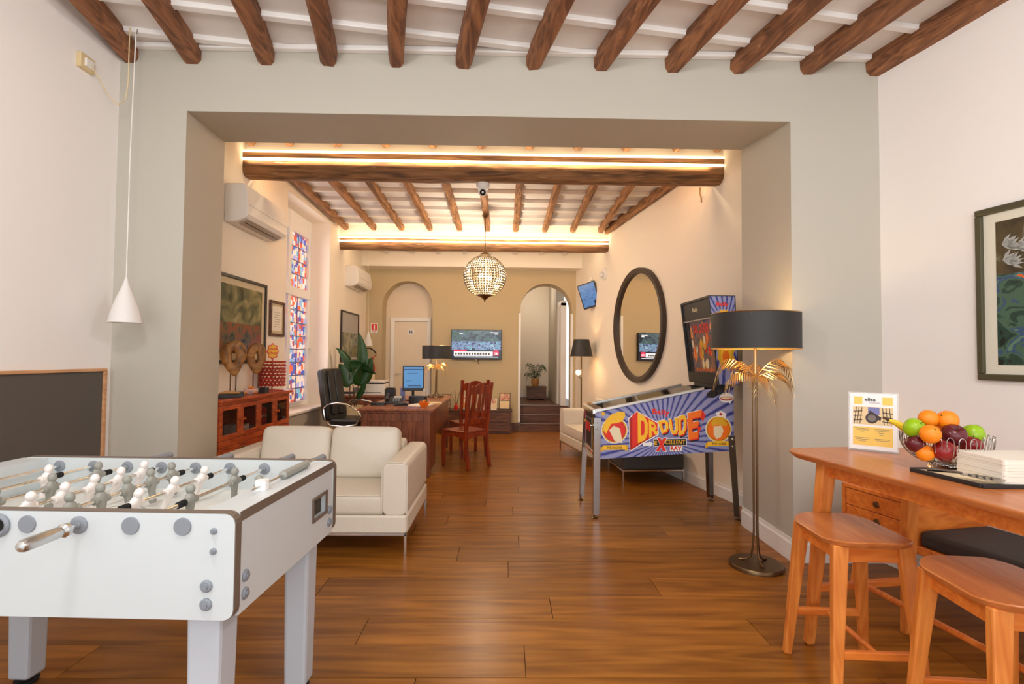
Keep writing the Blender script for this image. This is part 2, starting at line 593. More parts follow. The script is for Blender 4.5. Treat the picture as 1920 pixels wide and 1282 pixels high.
painting('candy_print', [hx(220, 60, 20), hx(250, 190, 60), hx(200, 40, 30), hx(250, 140, 40)], 40, 0.4, 0.0)
painting('brochure_print', [hx(70, 50, 40), hx(230, 200, 160), hx(180, 60, 40), hx(240, 226, 200)], 22, 0.5, 0.0, seed=8.0)


def rays_material(name, u0, v0, n, c1, c2):
    """radiating stripes printed on a panel; u and v are the object's x and z"""
    m = bpy.data.materials.new(name)
    m.use_nodes = True
    nt = m.node_tree
    N, L = nt.nodes.new, nt.links.new
    tc = N('ShaderNodeTexCoord')
    sp = N('ShaderNodeSeparateXYZ')
    L(tc.outputs['Object'], sp.inputs[0])
    a = N('ShaderNodeMath'); a.operation = 'SUBTRACT'; a.inputs[1].default_value = u0; L(sp.outputs['X'], a.inputs[0])
    b_ = N('ShaderNodeMath'); b_.operation = 'SUBTRACT'; b_.inputs[1].default_value = v0; L(sp.outputs['Z'], b_.inputs[0])
    t = N('ShaderNodeMath'); t.operation = 'ARCTAN2'; L(b_.outputs[0], t.inputs[0]); L(a.outputs[0], t.inputs[1])
    k = N('ShaderNodeMath'); k.operation = 'MULTIPLY'; k.inputs[1].default_value = n; L(t.outputs[0], k.inputs[0])
    sn = N('ShaderNodeMath'); sn.operation = 'SINE'; L(k.outputs[0], sn.inputs[0])
    nz = N('ShaderNodeTexNoise'); nz.inputs['Scale'].default_value = 45; L(tc.outputs['Object'], nz.inputs['Vector'])
    ad = N('ShaderNodeMath'); ad.operation = 'MULTIPLY_ADD'; L(nz.outputs['Fac'], ad.inputs[0]); ad.inputs[1].default_value = 1.0; L(sn.outputs[0], ad.inputs[2])
    r = ramp(nt, [(0.20, c1), (0.50, c2)])
    mr = N('ShaderNodeMapRange'); mr.inputs['From Min'].default_value = -1; mr.inputs['From Max'].default_value = 2; L(ad.outputs[0], mr.inputs['Value'])
    L(mr.outputs[0], r.inputs['Fac'])
    b = nt.nodes['Principled BSDF']
    b.inputs['Roughness'].default_value = 0.35
    L(r.outputs['Color'], b.inputs['Base Color'])
    MATS[name] = m


rays_material('ray_print', 1.36, 0.66, 46, hx(52, 60, 140), hx(150, 154, 198))
rays_material('ray_print_box', 1.86, 1.62, 36, hx(52, 60, 140), hx(150, 154, 198))


def stained(name, seed):
    m = bpy.data.materials.new(name)
    m.use_nodes = True
    nt = m.node_tree
    N, L = nt.nodes.new, nt.links.new
    tc = N('ShaderNodeTexCoord')
    oi = N('ShaderNodeObjectInfo')
    mul = N('ShaderNodeVectorMath'); mul.operation = 'MULTIPLY_ADD'
    L(oi.outputs['Random'], mul.inputs[0]); mul.inputs[1].default_value = (3, 9, 5); L(tc.outputs['Object'], mul.inputs[2])
    vo = N('ShaderNodeTexVoronoi'); vo.distance = 'CHEBYCHEV'; vo.inputs['Scale'].default_value = 15; vo.inputs['Randomness'].default_value = 0.7
    L(mul.outputs[0], vo.inputs['Vector'])
    sp = N('ShaderNodeSeparateColor'); L(vo.outputs['Color'], sp.inputs[0])
    r = ramp(nt, [(0.0, hx(60, 84, 176)), (0.14, hx(224, 84, 48)), (0.34, hx(236, 214, 208)), (0.55, hx(150, 160, 214)), (0.68, hx(120, 176, 200)), (0.78, hx(240, 200, 170)), (0.93, hx(150, 60, 90))])
    r.color_ramp.interpolation = 'CONSTANT'
    L(sp.outputs[0], r.inputs['Fac'])
    b = nt.nodes['Principled BSDF']
    b.inputs['Roughness'].default_value = 0.15
    L(r.outputs['Color'], b.inputs['Base Color'])
    L(r.outputs['Color'], b.inputs['Emission Color'])
    b.inputs['Emission Strength'].default_value = 0.55
    MATS[name] = m


stained('stained_glass', 0)

# ================================================================== SETTING
XL, XLR = -2.59, -2.55           # left walls of the front and the rear room
YF, YB, YE = 3.47, 4.24, 9.6     # dividing wall front, back; end wall
rw_front = lambda y: 2.55 + 0.215 * (YF - y)          # right wall of the front room
rw_rear = lambda y: 2.20 - 0.18 * (y - 4.75)          # right wall of the rear room

# ---- floor with single planks
fb = MB()
fb.box(-2.8, 4.0, -0.6, 9.75, -0.08, -0.009)
floor = struct(fb.build('floor', 'floor_gap', smooth=0), 'brown wooden plank floor running from the front room into the rear room', 'floor')
joints = {-1: -.355, 0: .106, 1: -.68, 2: .266, 3: .906, 4: .04, 5: -.3, 6: .12}
k0 = -10
for k in range(k0, 30):
    y0 = 2.222 + 0.25 * k
    y1 = min(y0 + 0.25, YE)
    if y0 > YE - 0.02:
        break
    xr = (rw_front(y0) + 0.05) if y1 < YF else (2.75 if y0 < YB else rw_rear(y0) + 0.05)
    xl = -2.62
    j = joints.get(k, random.uniform(-0.9, 0.9))
    cuts = sorted([xl, xr] + [c for c in (j - 3.9, j - 1.95, j, j + 1.95, j + 3.9) if xl + 0.15 < c < xr - 0.15])
    for a, b in zip(cuts, cuts[1:]):
        p = MB()
        p.box(a + 0.0018, b - 0.0018, y0 + 0.0015, y1 - 0.0015, -0.009, random.uniform(-0.0006, 0.0))
        p.build('plank', 'floor_wood', floor, smooth=0)

# ---- walls of the front room
b = MB(); b.box(XL - 0.2, XL, -0.6, YF, 0, 3.7)
struct(b.build('wall_left', 'white_paint', smooth=0), 'white left wall of the front room behind the framed dark board', 'wall')
b = MB(); b.prism([(2.55, YF, 0), (rw_front(-0.6), -0.6, 0), (rw_front(-0.6) + 0.2, -0.6, 0), (2.75, YF, 0)], (0, 0, 3.7))
wr = struct(b.build('wall_right', 'white_paint', smooth=0), 'white right wall of the front room above the wooden bench', 'wall')
# dividing wall: two piers and a lintel round the wide opening
b = MB()
b.prism([(-2.79, YF, 0), (-2.14, YF, 0), (-2.30, YB, 0), (-2.79, YB, 0)], (0, 0, 3.7))
b.prism([(1.94, YF, 0), (2.78, YF, 0), (2.78, YB, 0), (1.957, YB, 0)], (0, 0, 3.7))
b.hull8([(-2.14, YF, 2.975), (1.94, YF, 2.968), (1.957, YB, 3.085), (-2.30, YB, 3.085)], [(-2.14, YF, 3.7), (1.94, YF, 3.7), (1.957, YB, 3.7), (-2.30, YB, 3.7)])
struct(b.build('wall_middle', 'sage_paint', smooth=0), 'sage grey dividing wall with a wide opening between the two rooms', 'wall')
# ---- walls of the rear room
b = MB()
b.box(XLR - 0.3, XLR, YB, 6.09, 0, 3.7); b.box(XLR - 0.3, XLR, 7.58, YE + 0.4, 0, 3.7)
b.box(XLR - 0.36, XLR - 0.33, 6.05, 7.62, 0, 3.7); b.box(XLR - 0.33, XLR, 6.09, 7.58, 0, 0.62); b.box(XLR - 0.33, XLR, 6.09, 7.58, 3.28, 3.7)
struct(b.build('wall_left', 'cream_paint', smooth=0), 'cream left wall of the rear room with the window niche', 'wall')
b = MB(); b.box(XLR, XLR + 0.006, 5.3, 7.6, 0, 0.625)
struct(b.build('trim_1', 'grey_paint', smooth=0), 'grey painted strip of wall below the window niche', 'wall paint')
b = MB(); b.box(XLR - 0.33, XLR + 0.035, 6.06, 7.6, 0.625, 0.655)
struct(b.build('trim_2', 'cream_paint', smooth=0, bevel=0.004), 'cream window sill of the stained glass window niche', 'sill')
b = MB(); b.prism([(rw_rear(YB), YB, 0), (rw_rear(10), 10.0, 0), (rw_rear(10) + 0.25, 10.0, 0), (rw_rear(YB) + 0.25, YB, 0)], (0, 0, 3.7))
struct(b.build('wall_right', 'cream_paint', smooth=0), 'cream right wall of the rear room behind the round mirror', 'wall')
# end wall with two arches
def arch_wall(x0, x1, ya, yb, top, arches):
    b = MB()
    xs = x0
    for (cx, r, zs) in arches:
        b.box(xs, cx - r, ya, yb, 0, top)
        n = 22
        for i in range(n):
            a0, a1 = PI - PI * i / n, PI - PI * (i + 1) / n
            p, q = (cx + r * math.cos(a0), zs + r * math.sin(a0)), (cx + r * math.cos(a1), zs + r * math.sin(a1))
            b.prism([(p[0], ya, p[1]), (q[0], ya, q[1]), (q[0], ya, top), (p[0], ya, top)], (0, yb - ya, 0))
        xs = cx + r
    b.box(xs, x1, ya, yb, 0, top)
    return b
ARL, ARR = (-1.785, 0.465, 2.28), (0.775, 0.475, 2.25)
struct(arch_wall(XLR - 0.3, 1.6, YE, YE + 0.4, 3.7, [ARL, ARR]).build('wall_far', 'tan_paint', smooth=25), 'tan end wall with two round arches', 'wall')
b = MB(); b.box(-2.4, -1.2, 9.93, 10.05, 0, 3.0)
struct(b.build('wall_far', 'door_paint', smooth=0), 'cream infill wall inside the left arch around the toilet door', 'wall')
# white box beam below the end of the ceiling
b = MB(); b.box(XLR, 1.42, 9.27, YE, 2.99, 3.24); b.box(XLR, 1.42, 9.25, YE, 2.96, 2.99)
struct(b.build('trim_3', 'cream_paint', smooth=0, bevel=0.006), 'cream box beam across the top of the end wall', 'beam')
# guard strips of the right arch
for nm, x, lb in (('trim_4', 0.288, 'left'), ('trim_5', 1.252, 'right')):
    b = MB(); b.box(x - 0.022, x + 0.022, YE - 0.012, YE + 0.02, 0.16, 2.17)
    struct(b.build(nm, 'white_trim', smooth=0, bevel=0.003), 'pale vertical guard strip on the %s edge of the right arch' % lb, 'trim')
# baseboards
def board(name, pts, h, d, m, lb):
    """skirting along a plan polyline; d is the offset into the room"""
    b = MB()
    for (p, q) in zip(pts, pts[1:]):
        p, q = Vector((*p, 0)), Vector((*q, 0))
        t = (q - p).normalized(); n = Vector((t.y, -t.x, 0)) * d
        e = t * abs(d) * 0.0
        prof = [(0, 0), (1, 0), (1, h * 0.78), (0.55, h * 0.86), (0.45, h), (0, h)]
        b.prism([p - e + n * a + Vector((0, 0, z)) for a, z in prof], q - p + e * 2)
    return struct(b.build(name, m, smooth=0), lb, 'baseboard')
board('baseboard_right', [(1.957, YB), (1.94, YF)], 0.15, 0.016, 'white_trim', 'white skirting along the right reveal of the wide opening')
board('baseboard_front', [(1.924, YF), (2.56, YF)], 0.15, 0.016, 'white_trim', 'white skirting across the right pier of the dividing wall')
board('baseboard_right', [(2.55, YF), (rw_front(-0.5), -0.5)], 0.15, 0.016, 'white_trim', 'white skirting along the front right wall below the bench')
board('baseboard_rear', [(rw_rear(9.55), 9.55), (rw_rear(YB), YB)], 0.13, 0.016, 'white_trim', 'white skirting along the rear right wall behind the games machine')
board('baseboard_left', [(XL, -0.5), (XL, YF), (-2.14, YF)], 0.15, 0.016, 'white_trim', 'white skirting round the front left corner')
board('baseboard_far', [(-1.3, YE), (0.29, YE)], 0.15, 0.016, 'dark_wood', 'brown skirting of the end wall between the arches')

# ---- front ceiling: boards, battens, hewn joists
b = MB(); b.box(-2.75, 3.9, -0.6, YF, 3.42, 3.6)
ceil = struct(b.build('ceiling', 'white_board', smooth=0), 'white boarded ceiling of the front room with dark joists', 'ceiling')
jd = Vector((-0.215, 1, 0)).normalized()
jn = Vector((jd.y, -jd.x, 0))

def hewn(b, p0, p1, w, h, n=9, jit=0.007, up=Vector((0, 0, 1))):
    """roughly squared timber: eight-sided section, wandering a little along its length"""
    p0, p1 = Vector(p0), Vector(p1)
    d = (p1 - p0).normalized(); x = d.cross(up).normalized(); y = x.cross(d)
    base = [(-.5, -.28), (-.30, -.5), (.30, -.5), (.5, -.28), (.5, .3), (.42, .5), (-.42, .5), (-.5, .3)]
    rings = []
    for i in range(n):
        c = p0.lerp(p1, i / (n - 1)) + x * random.gauss(0, jit * 0.5)
        k = 1 + random.uniform(-0.08, 0.08)
        rings.append([c + x * (a * w * k + random.gauss(0, jit * 0.4)) + y * (q * h + random.gauss(0, jit * 0.4)) for a, q in base])
    b.loft(rings)

for px in (232, 348, 487, 604, 733, 862, 995, 1126, 1260, 1387, 1522, 1650):
    X = (px - 945) * YF / F
    b = MB()
    p1 = Vector((X, YF + 0.04, 3.362))
    b_len = 3.9
    p0 = p1 - jd * b_len
    if p0.x > 3.3:
        pass
    hewn(b, p0, p1, 0.108, 0.135, 11)
    b.build('joist', 'joist_wood', ceil, smooth=30)
for i in range(-2, 10):
    y_at = lambda x: YF - 0.10 - 0.335 * i + 0.17 * x
    xa = -2.57
    xb = min(3.2, (0.10 + 0.335 * i) / 0.17)
    if xb < xa + 0.1:
        continue
    b = MB()
    b.bar((xa, y_at(xa), 3.405), (xb, y_at(xb), 3.405), 0.055, 0.034)
    b.build('batten', 'white_trim', ceil, smooth=0, bevel=0.006)
b = MB(); b.box(XL, 2.6, YF - 0.05, YF, 3.385, 3.42)
b.build('batten', 'white_trim', ceil, smooth=0, bevel=0.008)

# ---- rear ceiling: slopes gently down towards the end wall
zc = lambda y: 3.515 - 0.034 * (y - 4.24)
b = MB(); b.prism([(-2.9, 4.2, zc(4.2)), (-2.9, 9.7, zc(9.7)), (-2.9, 9.7, 3.72), (-2.9, 4.2, 3.72)], (5.4, 0, 0))
ceil2 = struct(b.build('ceiling', 'white_board', smooth=0), 'white boarded ceiling of the rear room above the two lit beams', 'ceiling')
def rear_joists(xs, ya, yb, m, w=0.085, h=0.10, dz=0.0):
    for X in xs:
        b = MB()
        hewn(b, (X, ya, zc(ya) - h / 2 - 0.01 + dz), (X, yb, zc(yb) - h / 2 - 0.01 + dz), w, h, 6, 0.003)
        b.build('joist', m, ceil2, smooth=30)
rear_joists([-2.47, -2.10, -1.64, -1.17, -.71, -.235, .235, .706, 1.18, 1.68, 2.08], YB - 0.02, 5.03, 'rear_joist_wood')
rear_joists([-2.44, -2.018, -1.59, -1.153, -.70, -.27, .165, .618, 1.046, 1.48], 5.22, 7.96, 'rear_joist_wood')
rear_joists([-2.1, -1.65, -1.19, -.715, -.267, .18, .65, 1.06], 8.2, 9.33, 'white_board', dz=-0.055)
b = MB(); hewn(b, (rw_rear(5.22) - 0.05, 5.22, 3.40), (rw_rear(7.96) - 0.05, 7.96, 3.32), 0.07, 0.11, 7, 0.004)
b.build('joist', 'rear_joist_wood', ceil2, smooth=30)
y = 4.45
while y < 9.2:
    b = MB()
    b.bar((-2.55, y, zc(y) - 0.018), (rw_rear(y) + 0.03, y + 0.01, zc(y) - 0.018), 0.06, 0.056)
    b.build('batten', 'white_board', ceil2, smooth=0, bevel=0.005)
    y += 0.335

def main_beam(yc, zb, zt, d, x0, x1, leds):
    b = MB()
    h = zt - zb
    rings = []
    n = 14
    for i in range(n):
        t = i / (n - 1)
        x = x0 + (x1 - x0) * t
        k = 1 + random.uniform(-0.02, 0.02)
        prof = [(-.5, .5), (-.5, -.12), (-.46, -.3), (-.34, -.44), (-.15, -.5), (.15, -.5), (.34, -.44), (.46, -.3), (.5, -.12), (.5, .5)]
        rings.append([(x, yc + a * d * k + random.gauss(0, .003), (zb + zt) / 2 + q * h + (random.gauss(0, .004) if q < 0 else 0)) for a, q in prof])
    b.loft(rings)
    o = b.build('beam', 'beam_wood', ceil2, smooth=35)
    for (yy, zz) in leds:
        l = MB(); l.box(x0 + 0.01, x1 - 0.01, yy - 0.011, yy + 0.011, zz - 0.009, zz + 0.009)
        l.build('light_strip', 'led', o, smooth=0)
    f = MB(); f.box(x0 - 0.05, x1 + 0.05, yc - d * 0.32, yc + d * 0.32, zt, zc(yc) + 0.02)
    f.build('infill', 'cream_paint', ceil2, smooth=0)
main_beam(5.13, 3.085, 3.315, 0.21, -2.56, rw_rear(5.13) + 0.02, [(5.015, 3.245), (5.03, 3.325), (5.245, 3.26)])
main_beam(8.09, 3.005, 3.17, 0.19, -2.56, rw_rear(8.09) + 0.02, [(7.985, 3.12), (8.0, 3.18), (8.195, 3.13)])

# ---- window in the left niche: two casements with a transom, stained glass pane by pane
b = MB()
xw = XLR - 0.33
for (ya, yb) in ((6.09, 6.16), (6.81, 6.90), (7.50, 7.58)):
    b.box(xw, xw + 0.06, ya, yb, 0.655, 3.28)
b.box(xw, xw + 0.055, 6.1, 7.57, 0.655, 0.72); b.box(xw, xw + 0.07, 6.1, 7.57, 2.15, 2.27); b.box(xw, xw + 0.055, 6.1, 7.57, 3.02, 3.28)
win = struct(b.build('window_1', 'white_trim', smooth=0, bevel=0.006), 'tall stained glass window of blue and orange panes in the left niche', 'window')
for (y0, y1) in ((6.16, 6.81), (6.90, 7.50)):
    for (z0, z1, nr) in ((0.72, 2.15, 8), (2.27, 3.02, 4)):
        for r in range(nr):
            for c in range(2):
                p = MB()
                za, zb_ = z0 + (z1 - z0) * r / nr, z0 + (z1 - z0) * (r + 1) / nr
                ya, yb = y0 + (y1 - y0) * c / 2, y0 + (y1 - y0) * (c + 1) / 2
                p.box(xw + 0.012, xw + 0.022, ya + 0.007, yb - 0.007, za + 0.007, zb_ - 0.007)
                p.build('pane', 'stained_glass', win, smooth=0)
        p = MB()
        for r in range(1, nr):
            z = z0 + (z1 - z0) * r / nr
            p.box(xw + 0.008, xw + 0.028, y0, y1, z - 0.007, z + 0.007)
        p.box(xw + 0.008, xw + 0.028, (y0 + y1) / 2 - 0.007, (y0 + y1) / 2 + 0.007, z0, z1)
        p.build('lead_cames', 'print_lavender', win, smooth=0)
b = MB(); b.tube([(xw + 0.06, 7.54, 1.45), (xw + 0.085, 7.54, 1.45), (xw + 0.085, 7.54, 1.36)], 0.007, 6)
b.build('handle', 'steel', win)

# ---- toilet door inside the left arch
d = MB()
d.box(-2.15, -2.08, 9.88, 9.95, 0, 2.02); d.box(-1.46, -1.39, 9.88, 9.95, 0, 2.02); d.box(-2.15, -1.39, 9.88, 9.95, 2.02, 2.09)
door = struct(d.build('door_1', 'white_trim', smooth=0, bevel=0.005), 'cream toilet door with a small round sign inside the left arch', 'door')
p = MB(); p.box(-2.08, -1.46, 9.905, 9.945, 0.01, 2.015)
leaf = p.build('door_leaf', 'door_paint', door, smooth=0, bevel=0.003)
pl = Plane((-1.77, 9.905, 1.82), (1, 0, 0), (0, 0, 1), door)
sg = pl.disc('door_sign', 'print_white', 0, 0, 0.062, lay=0.004)
pl.disc('figure', 'print_black', -0.018, 0.024, 0.009, lay=0.006, n=10, parent=sg)
pl.disc('figure', 'print_black', 0.018, 0.024, 0.009, lay=0.006, n=10, parent=sg)
pl.poly('figure', 'print_black', [[(-0.028, 0.012), (-0.008, 0.012), (-0.011, -0.03), (-0.025, -0.03)]], 0.006, sg)
pl.poly('figure', 'print_black', [[(0.012, 0.012), (0.024, 0.012), (0.031, -0.03), (0.005, -0.03)]], 0.006, sg)
p = MB(); p.tube([(-2.04, 9.905, 1.02), (-2.04, 9.86, 1.02), (-1.94, 9.86, 1.02)], 0.009, 8)
p.build('handle', 'steel', door)

# ---- steps and corridor behind the right arch
b = MB()
b.box(0.0, 1.45, 10.0, 12.4, 0.0, 0.425)
st = struct(b.build('floor', 'dark_wood', smooth=0), 'dark wooden steps and landing behind the right arch', 'steps')
for (ya, yb, z) in ((9.55, 9.85, 0.145), (9.85, 10.15, 0.285), (10.15, 10.4, 0.43)):
    p = MB(); p.box(0.302, 1.248, ya, yb + 0.02, 0, z - 0.022)
    p.build('riser', 'dark_wood', st, smooth=0)
    p = MB(); p.box(0.302, 1.248, ya - 0.015, yb + 0.02, z - 0.022, z)
    p.build('tread', 'dark_wood', st, smooth=0, bevel=0.004)
    p = MB(); p.box(0.302, 1.248, ya - 0.018, ya + 0.012, z, z + 0.003)
    p.build('nosing', 'steel', st, smooth=0)
b = MB(); b.box(-0.3, 1.2, 12.2, 12.4, 0, 3.2)
struct(b.build('wall_corridor', 'cream_paint', smooth=0), 'pale corridor wall behind the potted palm', 'wall')
b = MB(); b.box(1.045, 1.2, 10.45, 12.2, 0.4, 3.2)
struct(b.build('wall_corridor', 'grey_paint', smooth=0), 'grey side wall of the corridor behind the right arch', 'wall')
b = MB(); b.box(1.095, 1.2, 10.02, 10.4, 0.43, 2.42); b.box(1.07, 1.2, 10.40, 10.45, 0.43, 2.46); b.box(1.085, 1.2, 10.02, 10.45, 2.36, 2.46)
struct(b.build('door_2', 'white_trim', smooth=0, bevel=0.004), 'white door surround at the right of the corridor', 'door')
b = MB(); b.box(-0.3, 0.0, 10.0, 12.4, 0, 3.2)
struct(b.build('wall_corridor', 'cream_paint', smooth=0), 'cream left side wall of the corridor, mostly behind the end wall', 'wall')
b = MB(); b.box(-0.3, 1.4, 10.0, 12.4, 3.2, 3.3)
struct(b.build('ceiling', 'cream_paint', smooth=0), 'plain ceiling of the corridor behind the right arch', 'ceiling')
b = MB(); b.box(-0.0, 1.045, 12.18, 12.2, 0.43, 0.53)
struct(b.build('baseboard_corridor', 'white_trim', smooth=0), 'white skirting at the end of the corridor', 'baseboard')

# ================================================================== FRONT ROOM
# ---- framed dark board on the left wall
t = thing('framed_board', 'large dark board in a thin wooden frame on the left wall', 'board', (XL, 2.5, 0))
b = MB(); b.box(0.004, 0.016, -0.98, 0.885, 0.42, 1.235); b.build('board', 'slate', t, smooth=0)
b = MB(); b.box(0.0, 0.028, -1.0, 0.91, 1.232, 1.25); b.box(0.0, 0.028, -1.0, 0.91, 0.40, 0.42); b.box(0.0, 0.028, 0.885, 0.91, 0.42, 1.232); b.box(0.0, 0.028, -1.0, -0.98, 0.42, 1.232)
b.build('frame', 'frame_oak', t, smooth=0, bevel=0.003)
# ---- cable box with its cord, pendant lamp
t = thing('junction_box', 'cream junction box near the ceiling on the left wall', 'junction box', (XL, 3.17, 3.12))
b = MB(); b.box(0, 0.03, -0.055, 0.055, -0.045, 0.045); b.build('box', 'pot_cream', t, smooth=0, bevel=0.004)
b = MB(); b.box(0.03, 0.045, -0.03, 0.03, -0.03, 0.02); b.build('cover', 'white_plastic', t, smooth=0, bevel=0.003)
b = MB(); b.tube([(0.045, 0.0, -0.01), (0.06, 0.04, -0.06), (0.08, 0.09, -0.14), (0.13, 0.11, -0.20), (0.20, 0.08, -0.19), (0.23, 0.06, -0.10), (0.238, 0.05, 0.26)], 0.003, 6)
b.build('cord', 'pot_cream', t)
t = thing('pendant_lamp', 'white cone pendant lamp hanging in the front left corner', 'pendant lamp', (-2.325, 3.22, -0.03))
b = MB(); b.lathe([(0.006, 1.845), (0.018, 1.80), (0.055, 1.70), (0.078, 1.62), (0.088, 1.565), (0.083, 1.565), (0.07, 1.62), (0.045, 1.70), (0.012, 1.79)], n=32); b.build('shade', 'lamp_white', t)
b = MB(); b.ball((0, 0, 1.63), 0.03, 12); b.build('bulb', 'lamp_white', t)
b = MB(); b.tube([(0, 0, 1.84), (0.0, 0, 2.6), (0.012, 0, 3.39)], 0.0035, 6); b.build('cord', 'white_plastic', t)
b = MB(); b.tube([(0.02, 0.0, 3.40), (0.02, 0, 3.37), (0.01, 0, 3.365), (0.004, 0, 3.38)], 0.003, 6); b.build('hook', 'steel', t)

# ---- table football
FX, FY, FR_ = -1.388, 1.875, -0.038
t = thing('football_table', 'white table football table with grey legs and steel rods', 'football table', (FX, FY, 0), FR_)
W2, yn, yf = 0.665, -0.375, 0.375
def fpanel(name, ya, yb):
    b = MB(); b.rbox(-W2, W2, ya, yb, 0.612, 0.902, 0.028, 4, 'y'); return b.build(name, 'foos_white', t, smooth=20)
fn = fpanel('side_panel', yn - 0.012, yn + 0.018)
ff = fpanel('side_panel', yf - 0.018, yf + 0.012)
for (pa, y0, y1) in ((fn, yn - 0.0115, yn + 0.0175), (ff, yf - 0.0175, yf + 0.0115)):
    b = MB()
    pts = [(-W2 + 0.03, 0.9025)] + [(W2 - 0.028 + 0.0285 * math.sin(a), 0.874 + 0.0285 * math.cos(a)) for a in [0, .4, .8, 1.2, PI / 2]] + [(W2 + .0005, 0.642)] + [(W2 - 0.028 + 0.0285 * math.cos(a), 0.640 - 0.0285 * math.sin(a)) for a in [.4, .8, 1.2, PI / 2]]
    ring = [(p[0], p[1]) for p in pts]
    inn = [(p[0] - 0.002 if i else p[0], p[1] - 0.002) for i, p in enumerate(ring)]
    for (p, q) in zip(ring, ring[1:]):
        d = Vector((q[0] - p[0], 0, q[1] - p[1])); n_ = Vector((d.z, 0, -d.x)).normalized() * -0.002
        b.prism([(p[0], y0, p[1]), (q[0], y0, q[1]), Vector((q[0], y0, q[1])) - n_ * -1, Vector((p[0], y0, p[1])) - n_ * -1], (0, y1 - y0, 0))
    b.build('edge_band', 'foos_edge', pa, smooth=0)
for sx in (-1, 1):
    x0, x1 = (W2 - 0.022, W2 - 0.002) if sx > 0 else (-W2 + 0.002, -W2 + 0.022)
    b = MB()
    if sx > 0:
        # end panel with the ball return opening
        oy0, oy1, oz0, oz1 = 0.155, 0.285, 0.715, 0.79
        b.box(x0, x1, yn + .018, oy0, 0.612, 0.878); b.box(x0, x1, oy1, yf - .018, 0.612, 0.878); b.box(x0, x1, oy0, oy1, 0.612, oz0); b.box(x0, x1, oy0, oy1, oz1, 0.878)
    else:
        b.box(x0, x1, yn + .018, yf - .018, 0.612, 0.878)
    ep = b.build('end_panel', 'foos_white', t, smooth=0)
    b = MB(); b.box(min(sx * 0.555, sx * (W2 - .002)), max(sx * 0.555, sx * (W2 - .002)), yn + .018, yf - .018, 0.878, 0.899)
    sh = b.build('end_shelf', 'foos_white', t, smooth=0)
    b = MB(); b.box(min(sx * (W2 - .0025), sx * (W2 - .0005)), max(sx * (W2 - .0025), sx * (W2 - .0005)), yn + .018, yf - .018, 0.872, 0.8995); b.build('edge_band', 'foos_edge', sh, smooth=0)
    b = MB(); b.box(min(sx * 0.555, sx * 0.57), max(sx * 0.555, sx * 0.57), yn + .018, yf - .018, 0.76, 0.878); b.build('inner_end', 'foos_white', t, smooth=0)
# ball return tray and ball
b = MB()
for (r0, r1) in ((0.0, 0.012),):
    fr = [(0.155 - .006, 0.715 - .006), (0.285 + .006, 0.79 + .006)]
    b.rbox(W2 - 0.003, W2 + 0.004, 0.146, 0.158, 0.706, 0.80, 0.005, 2, 'x'); b.rbox(W2 - 0.003, W2 + 0.004, 0.282, 0.294, 0.706, 0.80, 0.005, 2, 'x')
    b.box(W2 - 0.003, W2 + 0.004, 0.15, 0.29, 0.706, 0.718); b.box(W2 - 0.003, W2 + 0.004, 0.15, 0.29, 0.788, 0.80)
br = b.build('ball_return', 'foos_edge', t, smooth=0, bevel=0.002)
b = MB(); b.box(W2 - 0.12, W2 - 0.02, 0.15, 0.29, 0.70, 0.714); b.box(W2 - 0.13, W2 - 0.12, 0.15, 0.29, 0.70, 0.80); b.box(W2 - 0.12, W2 - 0.02, 0.29, 0.295, 0.70, 0.80); b.box(W2 - 0.12, W2 - 0.02, 0.145, 0.15, 0.70, 0.80)
b.build('tray', 'foos_edge', br, smooth=0)
ball = MB(); ball.ball((0, 0, 0), 0.0175, 14)
o = ball.build('table_football_ball', 'print_white', loc=Vector((FX, FY, 0)) + Matrix.Rotation(FR_, 3, 'Z') @ Vector((W2 - 0.045, 0.19, 0.7317))); tag(o, 'small white ball in the ball return of the football table', 'ball')
# field
b = MB(); b.box(-0.555, 0.555, yn + .018, yf - .018, 0.765, 0.778); fl = b.build('playing_field', 'foos_field', t, smooth=0)
b = MB(); b.box(-0.004, 0.004, yn + .02, yf - .02, 0.778, 0.7785)
for sx in (-1, 1):
    b.box(sx * 0.555 - 0.16 if sx > 0 else -0.555, 0.555 if sx > 0 else -0.395, -0.202, -0.198, 0.778, 0.7785); b.box(sx * 0.555 - 0.16 if sx > 0 else -0.555, 0.555 if sx > 0 else -0.395, 0.198, 0.202, 0.778, 0.7785)
    b.box(sx * 0.395 - .002, sx * 0.395 + .002, -0.2, 0.2, 0.778, 0.7785)
for i in range(24):
    a0, a1 = 2 * PI * i / 24, 2 * PI * (i + 1) / 24
    b.prism([(0.1 * math.cos(a0), 0.1 * math.sin(a0), .778), (0.1 * math.cos(a1), 0.1 * math.sin(a1), .778), (0.106 * math.cos(a1), 0.106 * math.sin(a1), .778), (0.106 * math.cos(a0), 0.106 * math.sin(a0), .778)], (0, 0, .0005))
b.build('field_lines', 'field_line', fl, smooth=0)
# legs
for sx in (-1, 1):
    for sy in (-1, 1):
        b = MB(); cx, cy = sx * (W2 - 0.105), sy * 0.30
        q = lambda a, z: [(cx - a, cy - a, z), (cx + a, cy - a, z), (cx + a, cy + a, z), (cx - a, cy + a, z)]
        b.hull8(q(0.043, 0.03), q(0.050, 0.62))
        lg = b.build('leg', 'foos_leg', t, smooth=0, bevel=0.012, seg=2)
        b = MB(); b.cyl((cx, cy, 0), (cx, cy, 0.016), 0.036, 0.042, 20); b.cyl((cx, cy, 0.016), (cx, cy, 0.04), 0.02, n=10); b.build('levelling_foot', 'black_rubber', lg)
